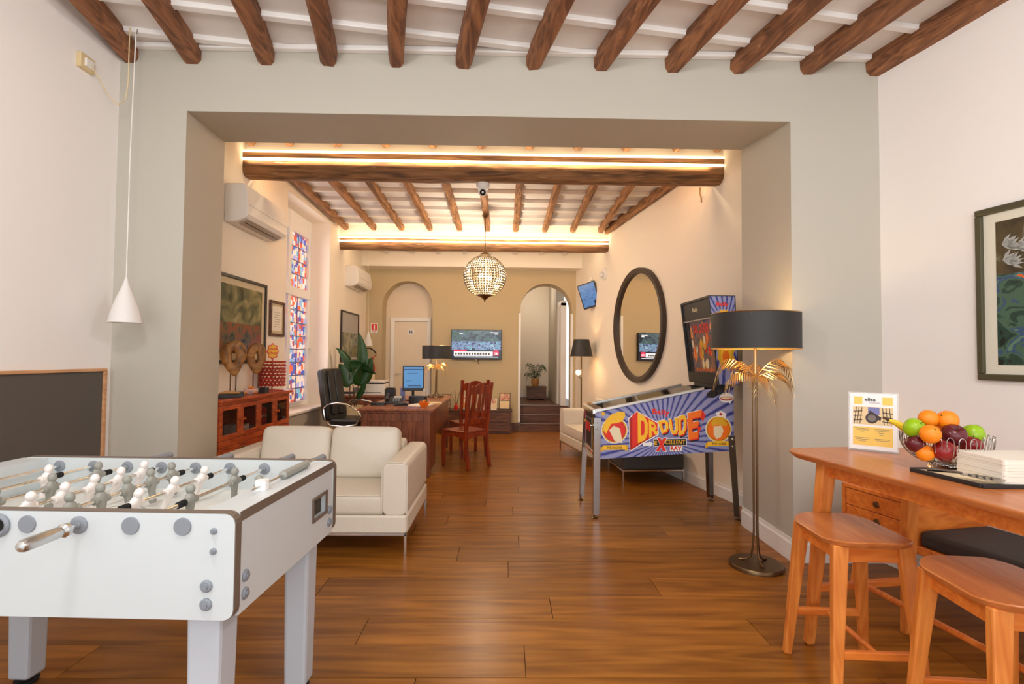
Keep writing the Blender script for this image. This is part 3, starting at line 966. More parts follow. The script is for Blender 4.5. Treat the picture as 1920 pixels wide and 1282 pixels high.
# corner bolts
def bolt(x, y, z, ax, r, nm='bolt'):
    b = MB(); a = Vector(ax)
    b.lathe([(r, 0), (r, 0.004), (r * 0.8, 0.008), (r * 0.45, 0.008), (r * 0.42, 0.012), (0.001, 0.012)], (x, y, z), 16, a)
    return b.build(nm, 'foos_grey', t)
for sx in (-1, 1):
    for z in (0.655, 0.705):
        bolt(sx * (W2 - 0.075), yn - 0.012, z, (0, -1, 0), 0.017)
        if sx > 0:
            bolt(W2 - 0.002, yn + 0.05, z + 0.005, (1, 0, 0), 0.017); bolt(W2 - 0.002, yf - 0.055, z + 0.005, (1, 0, 0), 0.017)
    for z in (0.80, 0.855):
        bolt(sx * (W2 - 0.058), yn - 0.012, z, (0, -1, 0), 0.009)
# ball inlet in the middle of the near side
b = MB(); b.lathe([(0.017, 0.0), (0.031, 0.0), (0.033, 0.006), (0.026, 0.012), (0.018, 0.006), (0.017, -0.004)], (0.0, yn - 0.012, 0.862), 24, (0, -1, 0), False); io = b.build('ball_inlet', 'foos_grey', t)
b = MB(); b.cyl((0, yn - 0.0125, 0.862), (0, yn - 0.0135, 0.862), 0.018, n=18); b.build('inlet_hole', 'dark_hole', io)

def man(m, rod, y, tilt=0.0):
    """one figure: head above the rod, shoulders round it, legs below"""
    b = MB()
    prof = [(-0.074, .012, .010), (-0.066, .015, .012), (-0.055, .012, .010), (-0.03, .013, .011), (-0.008, .020, .013), (0.006, .024, .014), (0.018, .018, .012), (0.026, .008, .008)]
    rings = [[Vector((math.cos(2 * PI * i / 12) * d, math.sin(2 * PI * i / 12) * w_, z)) for i in range(12)] for z, w_, d in prof]
    b.loft(rings)
    b.ball((0, 0, 0.037), 0.0145, 12, (1, 1, 1.15))
    b.cyl((0, -0.028, 0), (0, 0.028, 0), 0.0125, n=12)
    o = b.build('player', m, rod)
    o.location = (0, y, 0)
    o.rotation_euler = (0, tilt, 0)
    return o

RZ = 0.866
xs_r = [0.519 - 0.1463 * i for i in range(8)]
# (figures' y positions, team, tilt); grey handles at the far side, white at the near side
setup = [([0.015], 'g', .15), ([-0.13, 0.13], 'g', .0), ([-0.18, -.01, 0.16], 'w', .35), ([-0.25, -0.135, -.02, 0.095, 0.21], 'g', -.1),
         ([-0.24, -0.12, 0.0, 0.12, 0.24], 'w', .3), ([-0.2, 0.0, 0.2], 'g', .1), ([-.12, .14], 'w', .2), ([0.0], 'w', 0)]
for i, (x, (ys, team, tilt)) in enumerate(zip(xs_r, setup)):
    far = team == 'g'
    rod = bpy.data.objects.new('rod', None)
    b = MB()
    y0, y1 = (yn + 0.012, yf + 0.16) if far else (yn - 0.085, yf - 0.03)
    b.cyl((0, y0, 0), (0, y1, 0), 0.0065, n=12)
    rod = b.build('rod', 'chrome', t, loc=(x, 0, RZ))
    for y in ys:
        man('foos_man_grey' if far else 'foos_man_white', rod, y, tilt)
    # handle
    s = 1 if far else -1
    ye = (yf + 0.115) if far else (yn - 0.045)
    hb = MB(); hb.lathe([(0.009, 0), (0.018, 0.006), (0.019, 0.018), (0.0125, 0.026), (0.0155, 0.036), (0.0165, 0.10), (0.0165, 0.128), (0.012, 0.138), (0.001, 0.141)], (0, ye, 0), 18, (0, s, 0))
    hb.build('handle', 'steel' if i == 2 else 'foos_grey', rod)
    # rubber springs near the walls
    for yy in (min(ys) - 0.045, max(ys) + 0.045):
        sb = MB()
        for k in range(4):
            sb.cyl((0, yy + 0.010 * k - .016, 0), (0, yy + 0.010 * k - .0115, 0), 0.011, n=12)
        sb.cyl((0, yy - .018, 0), (0, yy + .02, 0), 0.0095, n=10); sb.build('bumper', 'black_rubber', rod)
    for yy, d, r in ((yn - 0.012, -1, 0.0245), (yn + 0.018, 1, 0.0235), (yf - 0.018, -1, 0.0235), (yf + 0.012, 1, 0.0245)):
        blank = (far and yy < yn) or (not far and yy > yf)
        bb = MB(); bb.lathe([(r, 0), (r, 0.003), (r * 0.96, 0.005), (0.001, 0.005)] if blank else [(r, 0), (r, 0.004), (r * 0.8, 0.007), (r * 0.42, 0.007), (r * 0.4, 0.012), (0.008, 0.012)], (0, yy, 0), 24, (0, d, 0))
        bb.build('bearing', 'foos_grey', rod)
# goal counter on the end shelf
sc = thing  # (parts of the table)
b = MB(); b.cyl((0.60, -0.18, 0.914), (0.60, 0.31, 0.914), 0.004, n=8); so = b.build('score_rod', 'steel', t)
b = MB(); b.lathe([(0.006, 0), (0.015, 0.005), (0.016, 0.03), (0.013, 0.04), (0.0145, 0.05), (0.0145, 0.21), (0.006, 0.215)], (0.60, 0.03, 0.914), 16, (0, 1, 0)); b.build('score_sleeve', 'foos_man_grey', so)
b = MB(); b.rbox(0.582, 0.618, -0.13, -0.095, 0.8995, 0.932, 0.008, 3, 'z'); b.build('score_block', 'print_white', so)

# ---- palm floor lamp (also used, smaller, on the desk)
def frond(b, p0, dirh, length, rise, droop, width, n=13, twist=0.0):
    """arching rib with thin leaflets on both sides"""
    d = Vector((math.cos(dirh), math.sin(dirh), 0)); up = Vector((0, 0, 1)); sd = Vector((-d.y, d.x, 0))
    pt = lambda q: Vector(p0) + d * (length * (q - 0.18 * q ** 3)) + up * (rise * math.sin(q * PI * 0.62) - droop * q ** 3)
    pts = [pt(i / 12) for i in range(13)]
    b.tube(pts, [0.0045 - 0.003 * i / 12 for i in range(13)], 5)
    for i in range(n):
        q = 0.16 + 0.84 * i / (n - 1)
        c = pt(q); tg = (pt(min(1, q + .02)) - pt(q - .02)).normalized()
        ln = width * (math.sin(PI * min(1, 0.25 + q * 0.62))) + 0.006
        for s in (-1, 1):
            ax = (sd * s * 0.62 + tg * 0.62 - up * (0.55 + .35 * q)).normalized()
            nn = ax.cross(tg).normalized()
            wv = tg * 0.0042 * (length / 0.25)
            e = c + ax * ln
            m_ = c + ax * ln * 0.5 + nn * 0.001
            th = nn * 0.0008
            b.add([c - wv * .6 - th, c + wv * .6 - th, m_ + wv - th, e - th, m_ - wv - th, c - wv * .6 + th, c + wv * .6 + th, m_ + wv + th, e + th, m_ - wv + th],
                  [(0, 4, 3, 2, 1), (5, 6, 7, 8, 9), (0, 1, 6, 5), (1, 2, 7, 6), (2, 3, 8, 7), (3, 4, 9, 8), (4, 0, 5, 9)])

def palm_lamp(name, label, cat, loc, H, base, shr, sh0, sh1, leafz, fl, nst, fronds, stem_r, spread_z):
    t = thing(name, label, cat, loc)
    b = MB(); b.lathe([(0.001, 0), (base, 0), (base, 0.018), (base * 0.97, 0.026), (base * 0.3, 0.027), (0.001, 0.027)], n=40); b.build('base', 'bronze', t)
    for k in range(nst):
        a = 2 * PI * k / nst + 0.5
        q = Vector((math.cos(a), math.sin(a), 0)); r_ = stem_r * 2.0
        pts = [q * base * 0.62 + Vector((0, 0, 0.03)), q * base * 0.4 + Vector((0, 0, 0.035)), q * base * 0.2 + Vector((0, 0, 0.06)), q * r_ * 1.5 + Vector((0, 0, spread_z)), q * r_ + Vector((0, 0, spread_z * 2)), q * r_ + Vector((0, 0, leafz))]
        b = MB(); b.tube(pts, stem_r, 8); b.build('stem', 'bronze', t)
    b = MB(); b.cyl((0, 0, leafz - 0.02), (0, 0, sh1 - 0.02), stem_r * 1.4, n=10); b.cyl((0, 0, leafz - 0.03), (0, 0, leafz + 0.02), stem_r * 3, stem_r * 3.4, 12); b.build('neck', 'gold_leaf', t)
    for (a, l, rs, dr, wd) in fronds:
        b = MB(); frond(b, (0, 0, leafz), a, l * fl, rs * fl, dr * fl, wd * fl); b.build('palm_leaf', 'gold_leaf', t, smooth=0)
    b = MB(); b.loft([b.ring((0, 0, sh0), Vector((shr, 0, 0)), Vector((0, shr, 0)), 48), b.ring((0, 0, sh1), Vector((shr, 0, 0)), Vector((0, shr, 0)), 48)], False)
    sh = b.build('lamp_shade', 'black_shade', t, solid=0.0)
    b = MB(); r2 = shr - 0.003
    b.loft([b.ring((0, 0, sh0 - .002), Vector((r2, 0, 0)), Vector((0, r2, 0)), 48), b.ring((0, 0, sh1 + .002), Vector((r2, 0, 0)), Vector((0, r2, 0)), 48)], False)
    b.build('shade_lining', 'gold_liner', sh)
    b = MB()
    for z in (sh0, sh1):
        b.tube([(shr * math.cos(2 * PI * i / 40), shr * math.sin(2 * PI * i / 40), z) for i in range(40)], 0.0035, 6, True)
    for k in range(3):
        a = 2 * PI * k / 3
        b.cyl((0, 0, sh1 - 0.03), (shr * math.cos(a), shr * math.sin(a), sh1 - 0.01), 0.002, n=6)
    b.build('shade_ring', 'brass', sh)
    b = MB(); b.ball((0, 0, (sh0 + sh1) / 2 - 0.02), 0.03, 12); b.build('bulb', 'bulb', t)
    return t
FR = [(0.15, 1.15, .62, .75, .36), (-0.25, .95, .25, .55, .34), (3.0, 1.1, .62, .75, .36), (3.45, 1.0, .22, .5, .34), (-1.2, .62, .1, .55, .38), (-2.0, .58, .18, .5, .36), (1.2, .7, .5, .6, .34), (2.2, .7, .5, .5, .34)]
palm_lamp('floor_lamp', 'tall brass palm floor lamp with black drum shade at the right of the opening', 'floor lamp', (1.655, 3.40, 0), 1.65, 0.168, 0.272, 1.415, 1.645, 1.225, 0.29, 3, FR, 0.0068, 0.12)

# ---- framed picture on the right wall (runs out of the picture)
rot = math.atan2(0.215, 1) * -1
def on_right(y, z):   # a point of the front right wall
    return (rw_front(y), y, z)
t = thing('framed_picture', 'jungle print in a dark olive frame on the front right wall', 'picture', on_right(2.88, 1.715), 0)
u = Vector((0.215, -1, 0)).normalized(); nrm = Vector((-1, -0.215, 0)).normalized()
M = Matrix((( *u[:2], 0), ( *nrm[:2], 0), (0, 0, 1))).transposed().to_4x4()
def wallbox(b, M, u0, u1, v0, v1, z0, z1):
    b.M = M; b.box(u0, u1, v0, v1, z0, z1); b.M = None
pw, ph = 0.72, 0.475
b = MB(); wallbox(b, M, 0, pw, 0, .03, ph - .035, ph); wallbox(b, M, 0, pw, 0, .03, -ph, -ph + .035); wallbox(b, M, 0, .035, 0, .03, -ph + .035, ph - .035); wallbox(b, M, pw - .035, pw, 0, .03, -ph + .035, ph - .035)
b.build('frame', 'olive_frame', t, smooth=0, bevel=0.006)
b = MB(); wallbox(b, M, .03, pw - .03, 0.002, .012, -ph + .03, ph - .03); b.build('mount', 'mat_board', t, smooth=0)
b = MB(); wallbox(b, M, .095, pw - .095, 0.012, .0135, -ph + .085, .10); pr = b.build('print', 'jungle_print', t, smooth=0)
b = MB(); wallbox(b, M, .095, pw - .095, 0.012, .0135, .10, ph - .085); b.build('print', 'jungle_top_print', t, smooth=0)
# leaves printed in the upper part
b = MB()
for k in range(16):
    cu, cz = .11 + random.random() * .4, .12 + random.random() * .2
    for q in range(5):
        a = -0.5 + q * 0.35 + random.uniform(-.1, .1)
        p = Vector((cu, cz)); e = p + Vector((math.cos(a), math.sin(a))) * .07; s_ = Vector((-math.sin(a), math.cos(a))) * .009
        mid = p.lerp(e, .5)
        b.M = M; b.prism([(p.x, .0136, p.y), ((mid + s_).x, .0136, (mid + s_).y), (e.x, .0136, e.y), ((mid - s_).x, .0136, (mid - s_).y)], (0, .0005, 0)); b.M = None
b.build('printed_leaves', 'field_line', pr, smooth=0)

# ---- wooden bench with drawers along the right wall
t = thing('bench', 'low wooden bench with a two-drawer box and dark cushion by the right wall', 'bench', (rw_front(3.3) - 0.02, 3.3, 0))
# local frame: u along the wall towards the camera, v away from the wall
B = M.copy()
def bx(b, u0, u1, v0, v1, z0, z1):
    b.M = B; b.box(u0, u1, v0, v1, z0, z1); b.M = None; return b
bx(MB(), 0, 1.75, 0.0, 0.49, 0.325, 0.37).build('seat_board', 'oak_flat', t, smooth=0, bevel=0.006)
b = MB(); bx(b, 0, .47, 0, .49, .572, .595); bx(b, 0, .022, 0, .49, .37, .572); bx(b, .448, .47, 0, .49, .37, .572); bx(b, .022, .448, 0, .015, .37, .572); bx(b, .022, .448, .015, .46, .466, .472)
b.build('drawer_box', 'oak_flat', t, smooth=0, bevel=0.003)
for z0, z1 in ((.374, .4685), (.4715, .568)):
    d_ = bx(MB(), .026, .444, .06, .485, z0, z1).build('drawer', 'oak_flat', t, smooth=0, bevel=0.003)
    b = MB(); b.M = B; b.lathe([(.001, .0), (.012, .0), (.019, .006), (.017, .012), (.001, .014)], (.235, .485, (z0 + z1) / 2), 16, (0, 1, 0)); b.M = None
    b.build('knob', 'bronze', d_)
b = MB(); b.M = B; b.rbox(.475, 1.74, .02, .485, .37, .452, .03, 4, 'z'); b.M = None
b.build('cushion', 'bench_fabric', t, bevel=0.022, seg=3)
for (u_, v_) in ((.10, .43), (.10, .07), (1.62, .43), (1.62, .07)):
    b = MB(); b.M = B; b.bar((u_, v_, .33), (u_ + (-.05 if u_ < 1 else .05), v_ + (.03 if v_ > .2 else -.03), 0.0), .05, .05, .03, .03); b.M = None
    b.build('leg', 'oak', t, smooth=0, bevel=0.004)

# ---- bar table and stools
t = thing('bar_table', 'long honey wood bar table with rounded corners and splayed legs', 'table', (1.39, 2.60, 0))
T = Matrix(((0.991, 0.131, 0), (0.131, -0.991, 0), (0, 0, 1))).to_4x4()     # local x across, local y towards the camera
tw, tl = 0.66, 1.55
def super_outline(w_, l_, r, n=6, bow=0.02):
    pts = []
    for cx, cy, k in ((w_ - r, l_ - r, 0), (r, l_ - r, 1), (r, r, 2), (w_ - r, r, 3)):
        for i in range(n + 1):
            a = PI / 2 * (k + i / n)
            pts.append([cx + r * math.cos(a), cy + r * math.sin(a)])
    for p in pts:
        p[0] += bow * math.sin(PI * p[1] / l_) * (1 if p[0] > w_ / 2 else -1)
        p[1] += bow * math.sin(PI * p[0] / w_) * (1 if p[1] > l_ / 2 else -1)
    return pts
def slab(b, pts, z0, z1, inset):
    c = Vector((sum(p[0] for p in pts) / len(pts), sum(p[1] for p in pts) / len(pts)))
    def sh(p, d):
        v = Vector(p) - c; L_ = v.length
        return c + v * ((L_ - d) / L_)
    r0 = [(*sh(p, inset), z0) for p in pts]; r1 = [(*sh(p, inset * 0.1), z0 + (z1 - z0) * .6) for p in pts]; r2 = [(*p, z1 - 0.004) for p in pts]; r3 = [(*sh(p, 0.004), z1) for p in pts]
    b.loft([[Vector(q) for q in r] for r in (r0, r1, r2, r3)])
ol = super_outline(tw, tl, 0.10)
b = MB(); b.M = T; slab(b, ol, 0.872, 0.9, 0.03); b.M = None; b.build('tabletop', 'oak_top', t)
b = MB(); b.M = T
b.box(.10, .124, .16, tl - .16, .80, .874); b.box(tw - .124, tw - .10, .16, tl - .16, .80, .874); b.box(.124, tw - .124, .14, .164, .80, .874); b.box(.124, tw - .124, tl - .164, tl - .14, .80, .874); b.M = None
b.build('apron', 'oak_flat', t, smooth=0, bevel=0.002)
for (x0, y0, x1, y1) in ((.105, .185, .055, .12), (tw - .105, .185, tw - .06, .10), (.105, tl - .185, .055, tl - .12), (tw - .105, tl - .185, tw - .055, tl - .12)):
    b = MB(); b.M = T; b.bar((x0, y0, .872), (x1, y1, 0), .075, .05, .042, .034, up=(0, 1, 0)); b.M = None; b.build('leg', 'oak', t, smooth=0, bevel=0.008)
for ya, yb in ((.145, .135), (tl - .145, tl - .145)):
    b = MB(); b.M = T; b.bar((.085, ya, .27), (tw - .088, yb, .27), .028, .035); b.M = None; b.build('end_stretcher', 'oak_flat', t, smooth=0, bevel=0.006)
b = MB(); b.M = T; b.cyl((tw / 2, .14, .27), (tw / 2, tl - .145, .27), .013, n=10); b.M = None; b.build('long_stretcher', 'oak_flat', t)

stool = thing('bar_stool', 'first wooden bar stool, tucked under the far end of the bar table', 'stool', (1.472, 2.205, 0), -0.06, 'wooden bar stools')
b = MB()
ol = super_outline(.325, .385, .085, 6, .014)
n_ = 10
top = []
slab(b, [(p[0] - .1625, p[1] - .1925) for p in ol], .605, .63, .016)
so = b.build('seat', 'oak_top', stool)
for v in so.data.vertices:     # shallow saddle
    v.co.z += 0.016 * ((v.co.y / .2) ** 2 - 0.4)
b = MB(); b.box(-.115, .115, -.15, -.13, .545, .612); b.box(-.115, .115, .13, .15, .545, .612); b.box(-.13, -.11, -.14, .14, .545, .612); b.box(.11, .13, -.14, .14, .545, .612)
b.build('apron', 'oak_flat', stool, smooth=0, bevel=0.002)
for sx in (-1, 1):
    for sy in (-1, 1):
        b = MB(); b.bar((sx * .125, sy * .145, .61), (sx * .172, sy * .195, 0), .062, .034, .034, .028, up=(0, 1, 0)); b.build('leg', 'oak', stool, smooth=0, bevel=0.006)
for sy in (-1, 1):
    b = MB(); b.bar((-.155, sy * .178, .20), (.155, sy * .178, .20), .022, .032); b.build('stretcher', 'oak_flat', stool, smooth=0, bevel=0.004)
b = MB(); b.cyl((0, -.178, .20), (0, .178, .20), .011, n=10); b.build('cross_stretcher', 'oak_flat', stool)
dup(stool, (1.62, 1.68, 0), -0.10, 'second wooden bar stool, nearer the camera in the bottom right corner', 'wooden bar stools')

# ---- on the bar table
def on_table(px, py):
    Y = F * (CAMZ - 0.9) / (py - (671 + 0.0087 * (px - 945)))
    return Vector(((px - 945) * Y / F, Y, 0.9))
t = thing('sign_holder', 'clear sign holder with a yellow tour leaflet on the bar table', 'sign', (1.715, 2.575, 0.9), math.atan2(-0.145, 0.141) * 0 - 0.70)
tilt = Matrix.Rotation(-0.12, 4, 'X')
b = MB(); b.M = tilt; b.box(0, .205, -.002, .002, .004, .288); b.M = None; b.box(0, .205, -.008, .07, 0, .004)
b.build('holder', 'acrylic', t, smooth=0)
ex, ez = Vector((1, 0, 0)), tilt @ Vector((0, 0, 1))
pl = Plane(tilt @ Vector((0, -0.0025, 0.004)), ex, ez, t)
pg = pl.poly('leaflet', 'print_white', [[(.006, .006), (.199, .006), (.199, .278), (.006, .278)]], 0.0008)
W_, H_ = .205, .284
U = lambda a: .006 + .193 * a
V = lambda a: .006 + .272 * a
for yq in [[(U(.10), V(.80)), (U(.28), V(.80)), (U(.28), V(.94)), (U(.10), V(.94))], [(U(.70), V(.80)), (U(.91), V(.80)), (U(.91), V(.94)), (U(.70), V(.94))],
                                       [(U(.08), V(.07)), (U(.91), V(.07)), (U(.91), V(.40)), (U(.08), V(.40))]]:
    pl.poly('yellow_block', 'sign_yellow', [yq], 0.0014, pg)
pl.text('lettering', 'elite', 'print_black', (U(.33), U(.56), V(.862), V(.925)), .002, pg, bold=0.02)
pl.poly('fine_print', 'sign_grey', [[(U(a), V(z)), (U(b_), V(z)), (U(b_), V(z + .007)), (U(a), V(z + .007))] for a, b_, z in ((.42, .66, .83), (.12, .44, .365), (.14, .42, .34), (.24, .32, .30), (.52, .86, .36), (.54, .84, .335), (.62, .74, .30), (.64, .72, .265), (.12, .44, .20), (.14, .42, .17), (.2, .36, .14), (.54, .86, .19), (.56, .84, .165))], .0019, pg)
ph_ = pl.poly('photo', 'sign_stone', [[(U(.08), V(.44)), (U(.92), V(.44)), (U(.92), V(.76)), (U(.08), V(.76))]], 0.0014, pg)
cob = []
for i in range(3):      # cobbles left and right, a motor scooter wheel and frame in the middle
    for side in (0, 1):
        a0 = .10 + .06 * i if not side else .70 + .07 * i
        cob.append([(U(a0), V(.45)), (U(a0 + .015), V(.45)), (U(a0 + .06), V(.75)), (U(a0 + .045), V(.75))] if not side else [(U(a0 + .03), V(.45)), (U(a0 + .045), V(.45)), (U(a0 + .01), V(.75)), (U(a0 - .005), V(.75))])
for z in (.50, .58, .66):
    cob.append([(U(.09), V(z)), (U(.28), V(z + .015)), (U(.28), V(z + .03)), (U(.09), V(z + .015))]); cob.append([(U(.70), V(z)), (U(.91), V(z - .015)), (U(.91), V(z)), (U(.70), V(z + .015))])
pl.poly('photo_lines', 'sign_brown', cob, .0019, pg)
pl.poly('photo_sky', 'screen_line', [[(U(.40), V(.62)), (U(.64), V(.62)), (U(.64), V(.755)), (U(.40), V(.755))]], .0017, pg).data.materials[0] = MATS['print_lavender']
pl.disc('photo_wheel', 'sign_brown', U(.48), V(.56), .026, .026, .0021, 20, pg)
pl.disc('photo_wheel', 'sign_grey', U(.48), V(.56), .017, .017, .0024, 20, pg)
pl.poly('photo_scooter', 'sign_brown', [[(U(.40), V(.62)), (U(.52), V(.56)), (U(.66), V(.52)), (U(.68), V(.58)), (U(.55), V(.64)), (U(.44), V(.70))]], .0022, pg)

# fruit bowl
bc = Vector((1.825, 2.13, 0.9))
t = thing('fruit_basket', 'chrome wire fruit basket on the bar table', 'basket', bc)
b = MB(); b.lathe([(.058, 0), (.062, .004), (.056, .018), (.05, .022), (.046, .018), (.05, .002)], n=28, caps=False); b.build('foot', 'chrome', t)
b = MB(); b.tube([(.05 * math.cos(2 * PI * i / 28), .05 * math.sin(2 * PI * i / 28), .024) for i in range(28)], .003, 6, True); b.build('ring', 'chrome', t)
rim = lambda a, q: Vector((math.cos(a), math.sin(a), 0)) * (.045 + .108 * math.sin(q * PI / 2) ** .9) + Vector((0, 0, .024 + .105 * q ** 1.7))
for k in range(26):
    a = 2 * PI * k / 26; da = 2 * PI / 26 * .30
    pts = [rim(a - da, q / 7) for q in range(8)] + [rim(a - da * .6, 1.0) + Vector((0, 0, .012)), rim(a, 1.0) + Vector((0, 0, .016)), rim(a + da * .6, 1.0) + Vector((0, 0, .012))] + [rim(a + da, q / 7) for q in range(7, -1, -1)]
    b = MB(); b.tube(pts, .0016, 5); b.build('wire_loop', 'basket_wire', t)
def fruit(kind, px, py, Y, r, label):
    c = at(px, py, Y)
    if kind == 'orange':
        b = MB(); b.ball((0, 0, 0), r, 20, (1, 1, .97)); o = b.build('orange', 'orange_skin'); o.location = c
        tag(o, label, 'orange', 'oranges in the fruit basket')
        b = MB(); b.cyl((0, 0, r * .955), (0, 0, r * .985), r * .09, n=8); b.build('stalk_scar', 'leaf_palm', o)
        o.rotation_euler = (random.uniform(-1, 1), random.uniform(-1, 1), 0)
    elif kind == 'banana':
        o = thing('banana', label, 'banana', c)
        b = MB(); b.tube([(-.075, .02, .03), (-.055, .01, .022), (-.02, 0, .0), (.03, .0, -.02), (.09, .01, -.03), (.14, .03, -.025)], [.006, .012, .017, .018, .016, .006], 8); b.build('peel', 'banana', o)
        b = MB(); b.tube([(-.095, .025, .042), (-.073, .019, .029)], [.005, .0065], 6); b.build('stem', 'stalk', o)
    else:
        o = thing('apple', label, 'apple', c, 0, ('green' if kind == 'apple_green' else 'red') + ' apples in the fruit basket')
        prof = [(.001, -.80), (.16, -.86), (.34, -.88), (.62, -.76), (.88, -.40), (1.0, .10), (.95, .48), (.74, .78), (.42, .90), (.2, .82), (.06, .64), (.001, .60)]
        b = MB(); b.lathe([(q * r, z * r) for q, z in prof], n=22); b.build('flesh', kind, o)
        b = MB(); b.tube([(0, 0, r * .6), (r * .03, 0, r * .85), (r * .1, 0, r * 1.08)], r * .04, 6); b.build('stem', 'stalk', o)
        o.rotation_euler = (random.uniform(-.7, .7), random.uniform(-.6, .6), random.uniform(0, 6))
    return o
fruit('orange', 1749, 786, 2.14, .037, 'orange at the top left of the fruit pile')
fruit('orange', 1785, 789, 2.12, .040, 'orange at the top right of the fruit pile')
fruit('orange', 1752, 815, 2.045, .037, 'orange resting against the front wires of the basket')
fruit('orange', 1764, 808, 2.155, .036, 'orange half hidden in the middle of the fruit pile')
fruit('orange', 1742, 850, 2.085, .034, 'orange lying low in the left of the basket')
fruit('apple_dark', 1796, 818, 2.08, .044, 'large dark red apple in the middle of the fruit pile')
fruit('apple_green', 1721, 804, 2.12, .040, 'green apple at the left of the basket')
fruit('apple_green', 1834, 817, 2.16, .043, 'green apple at the right of the basket')
fruit('apple_red', 1829, 837, 2.09, .040, 'red apple below the right green apple')
fruit('apple_red', 1778, 847, 2.05, .042, 'bright red apple low behind the front wires')
fruit('apple_dark', 1724, 833, 2.105, .036, 'dark red apple below the left green apple')
fruit('banana', 1712, 803, 2.22, .02, 'yellow banana sticking out behind the left green apple')

# tray, napkins and cake server
t = thing('serving_tray', 'black rimmed tray under the napkins on the bar table', 'tray', (1.635, 2.075, 0.9), -0.05)
b = MB(); pts = [(0, 0), (.05, -.27), (.55, -.27), (.55, .0)]
b.prism([(x, y, .002) for x, y in pts], (0, 0, .008)); b.build('base', 'print_cream', t, smooth=0)
b = MB()
for p, q in zip(pts, pts[1:] + pts[:1]):
    b.bar((*p, .008), (*q, .008), .012, .016)
b.build('rim', 'black_plastic', t, smooth=0, bevel=0.003)
t = thing('napkin_stack', 'tall white stack of paper napkins on the tray', 'napkins', (1.755, 1.86, 0.9105), -0.06)
for k in range(9):
    b = MB(); dx, dy = random.uniform(-.0012, .0012), random.uniform(-.0012, .0012)
    b.rbox(dx, .26 + dx, -.06 + dy, .155 + dy, k * .0098, k * .0098 + .0096, .01, 2, 'z'); b.build('napkin', 'paper', t, smooth=0, bevel=0.0012)
t = thing('cake_server', 'silver cake server with leaf cut-outs lying on the tray', 'cake server', (1.652, 2.01, 0.920), -1.25)
b = MB()
hp = [(0, 0, .002), (.03, 0, .006), (.08, 0, .010), (.115, 0, .012)]
b.tube(hp, [.008, .0085, .006, .005], 8); b.build('handle', 'leg_steel', t)
b = MB(); bl = [(.112, -.008), (.125, -.026), (.20, -.032), (.235, -.018), (.238, .02), (.20, .032), (.125, .026), (.112, .008)]
b.prism([(x, y, .008 + .02 * (.5 - abs(y) * 8) * .2) for x, y in bl], (0, 0, .0016)); bo = b.build('blade', 'leg_steel', t, smooth=0, bevel=0.0006)
b = MB()
for k in range(4):
    for s in (-1, 1):
        x = .135 + .022 * k
        b.prism([(x, s * .004, .0125), (x + .018, s * .020, .0125), (x + .022, s * .019, .0125), (x + .006, s * .003, .0125)], (0, 0, .0008))
b.build('cutout', 'dark_hole', bo, smooth=0)

# ================================================================== GAMES MACHINE
PN, PF = 4.40, 4.97        # near and far side
t = thing('pinball_machine', 'blue pinball machine with sunburst side art and chrome legs at the right wall', 'pinball machine')
side = [(.775, .493), (1.955, .572), (1.955, 1.112), (1.70, 1.085), (.775, .885)]
b = MB()
for y0, y1 in ((PN, PN + .02), (PF - .02, PF)):
    b.prism([(x, y0, z) for x, z in side], (0, y1 - y0, 0))
b.prism([(.775, PN + .02, .493), (.79, PN + .02, .493), (.79, PN + .02, .875), (.775, PN + .02, .875)], (0, PF - PN - .04, 0))
b.prism([(1.94, PN + .02, .572), (1.955, PN + .02, .572), (1.955, PN + .02, 1.1), (1.94, PN + .02, 1.1)], (0, PF - PN - .04, 0))
b.prism([(.79, PN + .02, .494), (1.94, PN + .02, .571), (1.94, PN + .02, .581), (.79, PN + .02, .506)], (0, PF - PN - .04, 0))
body = b.build('cabinet', 'pin_black', t, smooth=0)
b = MB(); b.prism([(x, PN - .0012, z) for x, z in side], (0, .001, 0)); art = b.build('side_art', 'ray_print', t, smooth=0)
A = lambda cx, cy: (.609 + .000752 * cx, 1.130 - .000752 * cy)
pl = Plane((0, PN - .0012, 0), (1, 0, 0), (0, 0, 1), art)
def AP(name, m, polys, lay):
    return pl.poly(name, m, [[A(*p) for p in q] for q in polys], lay)
def warp(q, u, v):
    (ax, ay), (bx_, by), (cx, cy), (dx, dy) = q      # top-left, top-right, bottom-right, bottom-left; v = 0 at the bottom
    tx, ty = ax + (bx_ - ax) * u, ay + (by - ay) * u
    lx, ly = dx + (cx - dx) * u, dy + (cy - dy) * u
    return (lx + (tx - lx) * v, ly + (ty - ly) * v)
